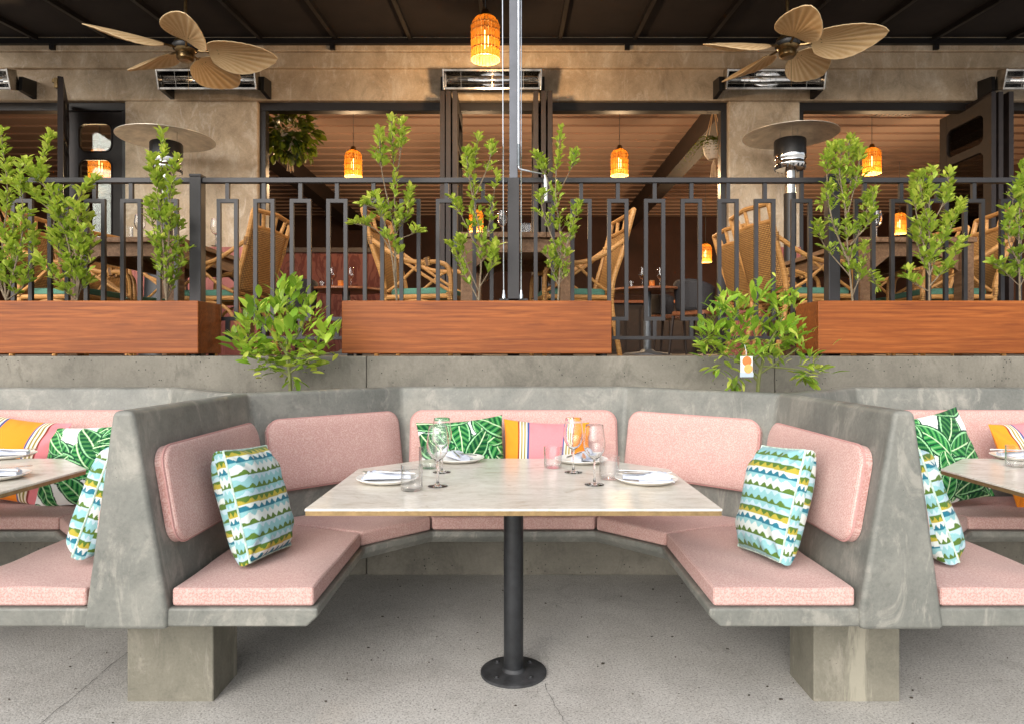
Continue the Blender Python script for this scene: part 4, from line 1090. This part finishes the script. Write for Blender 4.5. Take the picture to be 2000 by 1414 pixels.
pendant(1703, 315, 9.6, ZC, 'lit amber pendant lamp indoors behind the tall dense shrub', 24)
pendant(195, 324, 7.9, ZC, 'lit amber pendant lamp added behind the closed door pane in place of a lamp reflection', 22)  # added lamp, stands in for the terrace pendant's reflection in the door glass
pendant(1378, 495, 13.6, ZC, 'small lit amber pendant lamp far back above the bar', 22)
pendant(1757, 437, 12.0, ZC, 'small lit amber pendant lamp far back, low above the terrace table', 22)
pendant(930, 432, 11.5, ZC, 'lit amber pendant lamp far indoors just above the middle terrace table', 28)

# ================================================================== ceiling fans with palm blades
def make_fan():
    e = empty('ceiling_fan'); 
    m = MB(); m.lathe([(0,-.075),(.045,-.072),(.062,-.055),(.064,-.02),(.06,-.012),(.075,.0),(.085,.03),(.08,.07),(.05,.1),(.02,.11),(0,.11)], 28); m.build('motor', M['antique_brass'], e, smooth=True)
    m = MB(); m.lathe([(.086,.012),(.092,.02),(.092,.045),(.086,.052)], 28); m.build('motor_band', M['heater_black'], e, smooth=True)
    m = MB(); m.tube([(.02,-.03,-.07),(.021,-.03,-.30)], .0012, 4); m.build('pull_chain', M['antique_brass'], e)
    for k in range(5):
        a = R(270 + 72*k); rot = Matrix.Rotation(a, 4, 'Z')
        m = MB(); m.tube([(.06,0,.02),(.12,0,.012),(.17,0,.016)], [.012,.009,.007], 6)
        for s in (-1, 1): m.tube(curve_pts([(.15,0,.014),(.175,s*.028,.018),(.215,s*.030,.018),(.24,s*.012,.016)], 4), .005, 5)
        m.xf(rot @ Matrix.Rotation(R(-22), 4, 'X')); m.build('blade_arm', M['antique_brass'], e, smooth=True)
        N, K = 26, 72; L_, Wd = .52, .166; vs_, C = [], []
        for i in range(N+1):
            s = i/N; hw = Wd*(math.sin(math.pi*min(1, max(0, .04+.96*s))**.78)**.62 if 0 < s < 1 else .12 if s == 0 else 0.0)
            for j in range(K+1):
                q = 2*j/K-1; yy = q*hw; ang = math.atan2(yy, s*L_+.03)
                ridge = math.sin(ang*52)
                vs_.append((.16 + s*L_, yy, .02 + .0016*ridge*min(1, s*3) - .05*(yy/Wd)**2 - .03*s*s)); C.append(.5+.5*ridge if abs(q) < .94 and s < .985 else .95)
        fs_ = [(i*(K+1)+j, (i+1)*(K+1)+j, (i+1)*(K+1)+j+1, i*(K+1)+j+1) for i in range(N) for j in range(K)]
        m = MB(); m.add(vs_, fs_); m.xf(rot @ Matrix.Rotation(R(-22), 4, 'X'))
        o = m.build('blade', M['palm'], e, smooth=True, angle=80)
        so_ = o.modifiers.new('thick', 'SOLIDIFY'); so_.thickness = .006
        ca = o.data.color_attributes.new('Col', 'FLOAT_COLOR', 'POINT'); ca.data.foreach_set('color', np.array([[c, c, c, 1] for c in C]).ravel())
        rim = [(.16 + (i/N)*L_, (1 if sd else -1)*0, 0) for i in range(0) for sd in (0,1)]
    return e
pf = make_fan(); fans = [pf, copy_tree(pf)]
for e, px, py, lab, rz_ in ((fans[0], 362, 102, 'ceiling fan with five tan palm leaf blades by the folding door and plaster pier', R(26)), (fans[1], 1538, 96, 'ceiling fan with five tan palm leaf blades over the tagged citrus and patio heater', R(-9))):
    e.location = W(px, py, 5.2); e.rotation_euler[2] = rz_; tag(e, lab, 'fan', 'palm blade ceiling fans')
    m = MB(); m.tube([(0,0,.1), (0,0,aw_z(5.2)-e.location.z)], .013, 10); m.build('down_rod', M['antique_brass'], e, smooth=True)
    m = MB(); m.lathe([(0,-.07),(.03,-.065),(.06,-.02),(.065,.0),(0,0)], 20); m.build('canopy_cup', M['antique_brass'], e, loc=(0,0,aw_z(5.2)-e.location.z), smooth=True)

# ================================================================== wall heaters
def make_heater():
    e = empty('wall_heater'); w = .47; tilt = Matrix.Rotation(R(16), 4, 'X')
    prof = []
    for k in range(13):
        a = R(-75 + 150*k/12); prof.append((-.12 + .06*math.cos(a)*1.9 , .083*math.sin(a)))
    def trough(pr, mat, name, x0, x1):
        m = MB(); n_ = len(pr); m.add([(x0, y, z) for y, z in pr] + [(x1, y, z) for y, z in pr], [(i, i+1, i+1+n_, i+n_) for i in range(n_-1)]); m.xf(tilt)
        o = m.build(name, mat, e, smooth=True); s = o.modifiers.new('thick', 'SOLIDIFY'); s.thickness = .003; return o
    trough(prof, M['chrome'], 'reflector', -w+.02, w-.02)
    outer = [(y*1.0+.008, z*1.12) for y, z in prof]
    m = MB(); m.box(-w, w, -.108, -.085, .072, .092); m.box(-w, w, -.108, -.085, -.092, -.072); m.xf(tilt); m.build('housing_lip', M['tarnished_chrome'], e, bevel=.002)
    m = MB(); m.box(-w, w, -.002, .014, -.085, .085); m.xf(tilt); m.build('housing_back', M['tarnished_chrome'], e)
    for z in (-.03, .03):
        m = MB(); m.tube([(-w+.03, -.055, z), (w-.03, -.055, z)], .008, 8); m.xf(tilt); m.build('quartz_tube', M['tarnished_chrome'], e, smooth=True)
    for x in (-.3, 0, .3):
        m = MB(); m.tube([(x, -.104, -.085), (x, -.104, .085)], .0025, 5); m.xf(tilt); m.build('guard_wire', M['tarnished_chrome'], e)
    for s in (-1, 1):
        m = MB(); m.box(s*w-.008, s*w+.008, -.115, .02, -.096, .096); m.xf(tilt); m.build('end_cap', M['tarnished_chrome'], e, bevel=.003)
        m = MB(); m.add([(s*(w+.02)-.02, .02,-.09),(s*(w+.02)-.02,.23,-.10),(s*(w+.02)-.02,.23,.08),(s*(w+.02)-.02,.03,.05),(s*(w+.02)+.02,.02,-.09),(s*(w+.02)+.02,.23,-.10),(s*(w+.02)+.02,.23,.08),(s*(w+.02)+.02,.03,.05)],
              [(0,1,2,3),(4,5,6,7),(0,1,5,4),(1,2,6,5),(2,3,7,6),(3,0,4,7)]); m.build('bracket', M['heater_black'], e)
    return e
ph = make_heater()
for k, (px, lab) in enumerate(((412, 'chrome infrared wall heater above the wide brown pier, behind the palm fan'), (962, 'chrome infrared wall heater below the canopy pendant lamp'), (1508, 'chrome infrared wall heater above the narrow pier with the patio heater'),
                               (-62, 'chrome infrared wall heater cut by the frame above the open folding door'), (2042, 'chrome infrared wall heater cut by the frame above the dark door leaf with oval panes'))):
    e = ph if k == 0 else copy_tree(ph); e.location = W(px, 158, 6.67); tag(e, lab, 'heater', 'infrared wall heaters')

# ================================================================== patio heaters
def patio_heater(px, py, d, label):
    c = W(px, py, d); h = c.z - FL
    e = tag(empty('patio_heater', (c.x, d, FL)), label, 'heater', 'mushroom patio heaters')
    m = MB(); m.lathe([(0,.075),(.06,.07),(.12,.055),(.25,.025),(.40,-.01),(.425,-.018),(.425,-.022),(.40,-.014),(.25,.02),(.10,.05),(0,.066)], 48); m.build('reflector_dish', M['disc_metal'], e, loc=(0,0,h), smooth=True)
    for a in (20, 140, 260):
        m = MB(); m.tube([(.09*math.cos(R(a)), .09*math.sin(R(a)), h-.10), (.09*math.cos(R(a)), .09*math.sin(R(a)), h+.05)], .004, 6); m.build('dish_rod', M['disc_metal'], e)
    m = MB(); m.lathe([(.0,-.06),(.135,-.06),(.142,-.07),(.142,-.21),(.0,-.21)], 36); m.build('emitter_screen', M['heater_black'], e, loc=(0,0,h), smooth=True)
    m = MB(); m.lathe([(0,-.21),(.142,-.21),(.144,-.24),(.138,-.25),(.138,-.28),(.142,-.285),(.142,-.30),(.125,-.335),(.06,-.35),(0,-.35)], 36); m.build('burner_head', M['chrome'], e, loc=(0,0,h), smooth=True)
    for k in range(18):
        a = 2*math.pi*k/18; m = MB(); m.box(-.007,.007,-.002,.004,-.018,.018); m.build('vent_slot', M['heater_black'], e, loc=(.134*math.cos(a), .134*math.sin(a), h-.318)).rotation_euler[2] = a-math.pi/2
    m = MB(); m.lathe([(.048, .78), (.048, h-.34)], 24); m.build('upper_pole', M['tarnished_chrome'], e, smooth=True)
    m = MB(); m.lathe([(.056, .75), (.056, h-.56)], 24); m.build('lower_pole', M['heater_black'], e, smooth=True)
    m = MB(); m.lathe([(0,.78),(.15,.77),(.18,.72),(.2,.1),(.23,.02),(.23,0),(0,0)], 32); m.build('tank_housing', M['heater_black'], e, smooth=True)
    return e
patio_heater(325, 268, 6.35, 'mushroom patio heater with black emitter standing before the wide brown pier')
patio_heater(1543, 262, 6.35, 'mushroom patio heater with shiny burner standing before the narrow pier')

# ================================================================== rattan chairs
def make_chair():
    e = empty('rattan_chair')
    def T(paths, name, r=.0165, mat='cane'):
        for p in paths:
            m = MB(); m.tube(p, r, 8); m.build(name, M[mat], e, smooth=True)
    def back_y(z): return .22 + (z-.42)*.26 if z > .42 else .22 + (.42-z)*.16
    for s in (-1, 1):
        T([curve_pts([(s*.215, back_y(0), 0), (s*.225, .222, .42), (s*.25, back_y(.75), .75), (s*.262, back_y(1.0), 1.0)], 6)], 'back_post', .018)
        T([curve_pts([(s*.265,-.25,0),(s*.262,-.25,.3),(s*.262,-.25,.52),(s*.266,-.225,.60),(s*.272,-.15,.628)], 6)], 'front_leg', .016)
        T([curve_pts([(s*.272,-.17,.628),(s*.28,0,.632),(s*.275,.14,.68),(s*.252,back_y(.80),.80)], 6)], 'arm', .016)
        T([curve_pts([(s*.23,.20,.44),(s*.26,.10,.50),(s*.275,-.02,.60),(s*.277,-.08,.628)], 6), curve_pts([(s*.262,-.235,.44),(s*.272,-.10,.52),(s*.27,.05,.62),(s*.262,.16,.70)], 6)], 'arm_brace', .0105)
        T([curve_pts([(s*.262,-.24,.20),(s*.25,-.16,.33),(s*.24,0,.375),(s*.235,.15,.33),(s*.222,.235,.20)], 6)], 'side_arch', .012)
        for yy, zz in ((-.10,.629), (back_y(.80)-.01,.79), (.22,.43), (-.25,.40)):
            m = MB(); m.tube([(s*(.278 if yy == -.10 else .25 if zz > .7 else .226 if yy > 0 else .262), yy-.0, zz-.028), (s*(.279 if yy == -.10 else .254 if zz > .7 else .228 if yy > 0 else .262), yy+.01, zz+.028)], .0225, 10)
            m.build('binding', M['rattan'], e, smooth=True)
    T([curve_pts([(-.25,-.25,.18),(-.16,-.25,.32),(0,-.25,.37),(.16,-.25,.32),(.25,-.25,.18)], 6)], 'front_arch', .012)
    T([[(-.265,-.25,.40),(.265,-.25,.40)], [(-.265,-.25,.40),(-.226,.22,.40)], [(.265,-.25,.40),(.226,.22,.40)], [(-.226,.22,.40),(.226,.22,.40)], [(-.25,-.24,.37),(.25,-.24,.37)]], 'seat_frame', .0165)
    T([[(-.262,back_y(1.0),1.0),(0,back_y(1.0)+.03,1.012),(.262,back_y(1.0),1.0)], [(-.25,back_y(.89),.89),(0,back_y(.89)+.03,.895),(.25,back_y(.89),.89)], [(-.225,.222,.44),(0,.25,.44),(.225,.222,.44)]], 'back_rail', .017)
    T([[(0,back_y(.89)+.03,.89),(0,back_y(1.0)+.03,1.005)], [(-.12,back_y(.89)+.02,.89),(-.16,back_y(1.0)+.016,1.0)], [(.12,back_y(.89)+.02,.89),(.16,back_y(1.0)+.016,1.0)]], 'handle_bar', .013)
    m = MB(); N, K = 12, 12; vs_, fs_ = [], []
    for i in range(N+1):
        z = .44 + .46*i/N; hw = .222 + (z-.42)*.06
        for j in range(K+1):
            q = 2*j/K-1; vs_.append((q*hw, back_y(z) + .03*(1-q*q), z))
    for i in range(N):
        for j in range(K): a = i*(K+1)+j; fs_.append((a, a+1, a+K+2, a+K+1))
    m.add(vs_, fs_); o = m.build('woven_back', M['rattan'], e, smooth=True); s = o.modifiers.new('thick', 'SOLIDIFY'); s.thickness = .014; s.offset = 0
    m = MB(); m.prism([(-.24,-.235),(.24,-.235),(.205,.19),(-.205,.19)], .412, .462); m.build('seat_pad', M['teal_cushion'], e, bevel=.018, seg=3)
    return e
pc = make_chair(); chu = [False]
def chair(x, y, yaw, label):
    e = pc if not chu[0] else copy_tree(pc); chu[0] = True
    e.location = (x, y, FL); e.rotation_euler[2] = R(yaw); tag(e, label, 'chair', 'rattan armchairs on the terrace')
# facing +X : yaw 90 ; facing -X : yaw -90
chair(-.62, 4.85, 80, 'rattan armchair with teal seat behind the tallest airy shrub, facing the middle terrace table')
chair(.42, 4.88, -82, 'rattan armchair with teal seat beside the canopy crank, back towards the round indoor table')
chair(-2.10, 4.98, -99, 'rattan armchair with teal seat beside the square post, above the broad-leaved citrus')
chair(-3.12, 4.85, 90, 'rattan armchair behind the shrub at the cut-off planter end by the folding door')
chair(-3.08, 5.55, 75, 'rattan armchair on the far side of the table by the mushroom heater with black emitter')
chair(2.0, 4.80, 99, 'rattan armchair with teal seat and tall back above the tagged citrus, nearer the railing')
chair(2.10, 5.56, 100, 'rattan armchair above the tagged citrus, farther from the railing than its twin')
chair(3.05, 4.86, -96, 'rattan armchair behind the broad bushy shrub, before the dark door leaf')
chair(3.15, 5.55, -84, 'rattan armchair deeper on the terrace on the door leaf side of its table')

# ================================================================== terrace tables
def terrace_table(x0, x1, y0, y1, h, label):
    e = tag(empty('terrace_table', ((x0+x1)/2, (y0+y1)/2, FL)), label, 'table', 'wooden terrace tables')
    w, d = (x1-x0)/2, (y1-y0)/2
    m = MB(); n_ = 4
    for i in range(n_):
        a = -w + 2*w*i/n_; m = MB(); m.box(a+.001, a+2*w/n_-.001, -d, d, h-.034, h); m.build('top_plank', M['table_wood'], e, bevel=.003)
    for s in (-1, 1):
        m = MB(); m.box(s*(w-.05)-.012, s*(w-.05)+.012, -d+.05, d-.05, h-.125, h-.034); m.build('apron', M['table_wood'], e)
        m = MB(); m.box(-w+.06, w-.06, s*(d-.05)-.012, s*(d-.05)+.012, h-.122, h-.0345); m.build('apron', M['table_wood'], e)
        for q in (-1, 1):
            m = MB(); m.box(s*(w-.055)-.042, s*(w-.055)+.042, q*(d-.055)-.042, q*(d-.055)+.042, 0, h-.0345); m.build('leg', M['table_wood'], e, bevel=.006)
            m = MB(); m.add([(s*(w-.10), q*(d-.055)-.015, h-.22), (s*(w-.10), q*(d-.055)-.015, h-.12), (s*(w-.22), q*(d-.055)-.015, h-.12), (s*(w-.10), q*(d-.055)+.015, h-.22), (s*(w-.10), q*(d-.055)+.015, h-.12), (s*(w-.22), q*(d-.055)+.015, h-.12)], [(0,1,2),(3,4,5),(0,1,4,3),(1,2,5,4),(2,0,3,5)]); m.build('brace', M['table_wood'], e)
    return e
terrace_table(-.348, .392, 4.30, 5.45, .782, 'wooden terrace table behind the canopy post with glasses on it')
terrace_table(-2.98, -2.20, 4.50, 5.85, .785, 'wooden terrace table by the broad pier and the black emitter patio heater')
terrace_table(2.28, 3.06, 4.50, 5.85, .785, 'wooden terrace table behind the dense small-leaved shrub')
def wg(x, y, z, label, grp, sc=1.0): wine_glass(x, y, z, label, grp, sc)
TT = FL+.782
wg((981-CX)/F*4.55, 4.55, TT, 'wine glass on the middle terrace table beside the canopy post', 'glasses on the terrace tables', .85)
tumbler((1027-CX)/F*4.5, 4.5, TT, 'tumbler on the middle terrace table between the post and the narrow shrub', 'glasses on the terrace tables')
tumbler((950-CX)/F*4.7, 4.7, TT, 'tumbler on the middle terrace table behind the bushy shrub', 'glasses on the terrace tables')
wg((273-CX)/F*4.75, 4.75, FL+.785, 'wine glass on the terrace table in front of the broad pier', 'glasses on the terrace tables', .9)
tumbler((248-CX)/F*4.6, 4.6, FL+.785, 'tumbler on the terrace table in front of the closed door leaf', 'glasses on the terrace tables')
wg((367-CX)/F*4.9+.2, 4.9, FL+.785, 'wine glass on the terrace table near the square railing post', 'glasses on the terrace tables', .9)
wg((1712-CX)/F*4.62, 4.62, FL+.785, 'wine glass on the terrace table half behind the dense shrub', 'glasses on the terrace tables', .9)
def candle(x, y, z, label, r_=.036, h=.075):
    e = tag(empty('votive_candle', (x, y, z+.0005)), label, 'candle', 'amber votive candles')
    m = MB(); m.lathe([(0,0),(r_*.9,0),(r_,.006),(r_,h),(r_-.004,h),(r_-.004,.008),(0,.008)], 20); m.build('holder', M['amber'], e, smooth=True)
    m = MB(); m.lathe([(0,.009),(r_*.6,.009),(r_*.6,h*.5),(.004,h*.55),(.006,h*.7),(0,h*.9)], 12); m.build('flame', M['candle'], e, smooth=True)
for px in (908, 925, 943, 962, 1046):
    candle((px-CX)/F*4.9, 4.9 + .02*(px % 3), TT, 'amber votive candle in the row on the middle terrace table')

# ================================================================== inside: round tables, dark chairs, hanging plants
def round_table(x, y, label):
    e = tag(empty('round_table', (x, y, FL)), label, 'table', 'round tables inside')
    m = MB(); m.lathe([(0,.745),(.40,.745),(.405,.738),(.405,.722),(.395,.715),(0,.715)], 48); m.build('table_top', M['round_table_wood'], e, smooth=True)
    m = MB(); m.lathe([(.045,.05),(.045,.715)], 20); m.build('pedestal', M['iron_grey'], e, smooth=True)
    m = MB(); m.lathe([(0,.07),(.06,.065),(.09,.04),(.25,.02),(.27,.012),(.27,0),(0,0)], 32); m.build('foot', M['iron_grey'], e, smooth=True)
round_table(-1.90, 7.75, 'round wooden indoor table with two wine glasses in front of the mural')
round_table(1.52, 7.75, 'round wooden indoor table with two wine glasses beside the open railing gap')
for x0, who in ((-1.90, 'in front of the mural'), (1.52, 'beside the open railing gap')):
    for dx, dy, k in ((-.10, -.22, 'the first'), (.10, -.20, 'the second')):
        wg(x0+dx, 7.75+dy, FL+.745, 'wine glass on the round indoor table ' + who, 'glasses on the indoor tables ' + who, 1.0)
    candle(x0+.0, 7.50, FL+.745, 'amber votive candle on the round indoor table ' + who, .03, .07)
    tumbler(x0-.22, 7.55, FL+.745, 'tumbler on the round indoor table ' + who, 'glasses on the indoor tables ' + who, .8)
def dark_chair(x, y, yaw, label):
    e = tag(empty('dark_chair', (x, y, FL), R(yaw)), label, 'chair', 'dark woven chairs inside')
    for s in (-1, 1):
        for q in (-1, 1):
            m = MB(); m.tube([(s*.20, q*.19, .44), (s*.23, q*.23, 0)], [.018,.012], 8); m.build('leg', M['dark_wood'], e, smooth=True)
    m = MB(); m.prism(rrect(.47,.45,.08,5), .43, .48); m.build('seat', M['round_table_wood'], e, bevel=.01)
    m = MB(); N, K = 8, 16; vs_, fs_ = [], []
    for i in range(N+1):
        z = .48 + .34*i/N
        for j in range(K+1):
            a = R(-80 + 160*j/K); rr_ = .235 + .03*i/N; lift = -.10*(abs(2*j/K-1)**2)*(i/N)
            vs_.append((rr_*math.sin(a), .02 + rr_*math.cos(a), z+lift))
    for i in range(N):
        for j in range(K): a = i*(K+1)+j; fs_.append((a, a+1, a+K+2, a+K+1))
    m.add(vs_, fs_); o = m.build('woven_back', M['dark_weave'], e, smooth=True); s = o.modifiers.new('thick', 'SOLIDIFY'); s.thickness = .02
    return e
dark_chair(2.05, 7.55, 130, 'dark woven tub chair by the round table in the open railing gap')
dark_chair(1.95, 8.35, 60, 'dark woven tub chair behind the round table in the open railing gap')
dark_chair(-2.45, 7.55, -125, 'dark woven tub chair by the round table before the mural, above the broad-leaved citrus')
dark_chair(-1.35, 8.30, 40, 'dark woven tub chair behind the round table before the mural')

def hanging_plant(px, py, d, label, pot, r, n_, seed, trailing):
    rnd = random.Random(seed); c = W(px, py, d); e = tag(empty('hanging_plant', c), label, 'hanging plant', 'hanging plants inside the opening')
    m = MB(); m.lathe([(0,-.16),(.06,-.155),(.10,-.10),(.115,-.02),(.11,.04),(.10,.04),(.10,.0),(0,0)], 24); m.build('pot', M[pot], e, smooth=True)
    m = MB()
    for k in range(4):
        a = R(45+90*k); m.tube([(0,0,-.17),(.115*math.cos(a),.115*math.sin(a),-.02),(.11*math.cos(a),.11*math.sin(a),.05),(0,0,.42)], .005, 5)
    m.tube([(0,0,.42),(0,0,ZC-c.z)], .004, 5)
    for k in range(16):
        a = rnd.uniform(0,6.28); m.tube([(0,0,-.16),(.02*math.cos(a),.02*math.sin(a),-.22),(.035*math.cos(a),.035*math.sin(a),-.33-.04*rnd.random())], .004, 4)
    m.build('macrame', M['rope'], e)
    mats, sh = [], []
    if trailing:
        for k in range(n_):
            v_ = Vector((rnd.gauss(0,1), rnd.gauss(0,1), rnd.gauss(0,.85))); v_ = v_.normalized()*r*rnd.uniform(.45,1.05)
            p_ = Vector((v_.x, v_.y, .04+v_.z*.9)); d_ = (v_.normalized() + Vector((0,0,-.3))).normalized()
            mats.append(leaf_matrix(p_, d_, rnd.uniform(.07,.13), rnd)); sh.append(rnd.random())
        tm = leaf_template(wid=.75)
    else:
        for k in range(n_):
            a = rnd.uniform(0,2*math.pi); L = r*rnd.uniform(.6,1.15); up = rnd.uniform(.2,.9)
            for i in range(14):
                t_ = i/13; p_ = Vector((math.cos(a)*L*t_, math.sin(a)*L*t_, .04 + L*(up*t_ - 1.1*t_*t_)))
                for s in (-1,1):
                    d_ = Vector((math.cos(a+s*1.2), math.sin(a+s*1.2), -.2))
                    mats.append(leaf_matrix(p_, d_, .055*(1.1-.7*t_), rnd)); sh.append(rnd.random())
        tm = leaf_template(wid=.3)
    foliage_mesh('foliage', mats, sh, tm, M['fern_leaf'], e)
hanging_plant(567, 272, 7.45, 'round trailing plant with dark leaves hung in a rope macrame holder', 'pot_white', .27, 330, 5, True)
hanging_plant(1394, 285, 7.45, 'drooping fern in a white pot with rope macrame, hung by the narrow pier', 'pot_white', .40, 26, 6, False)
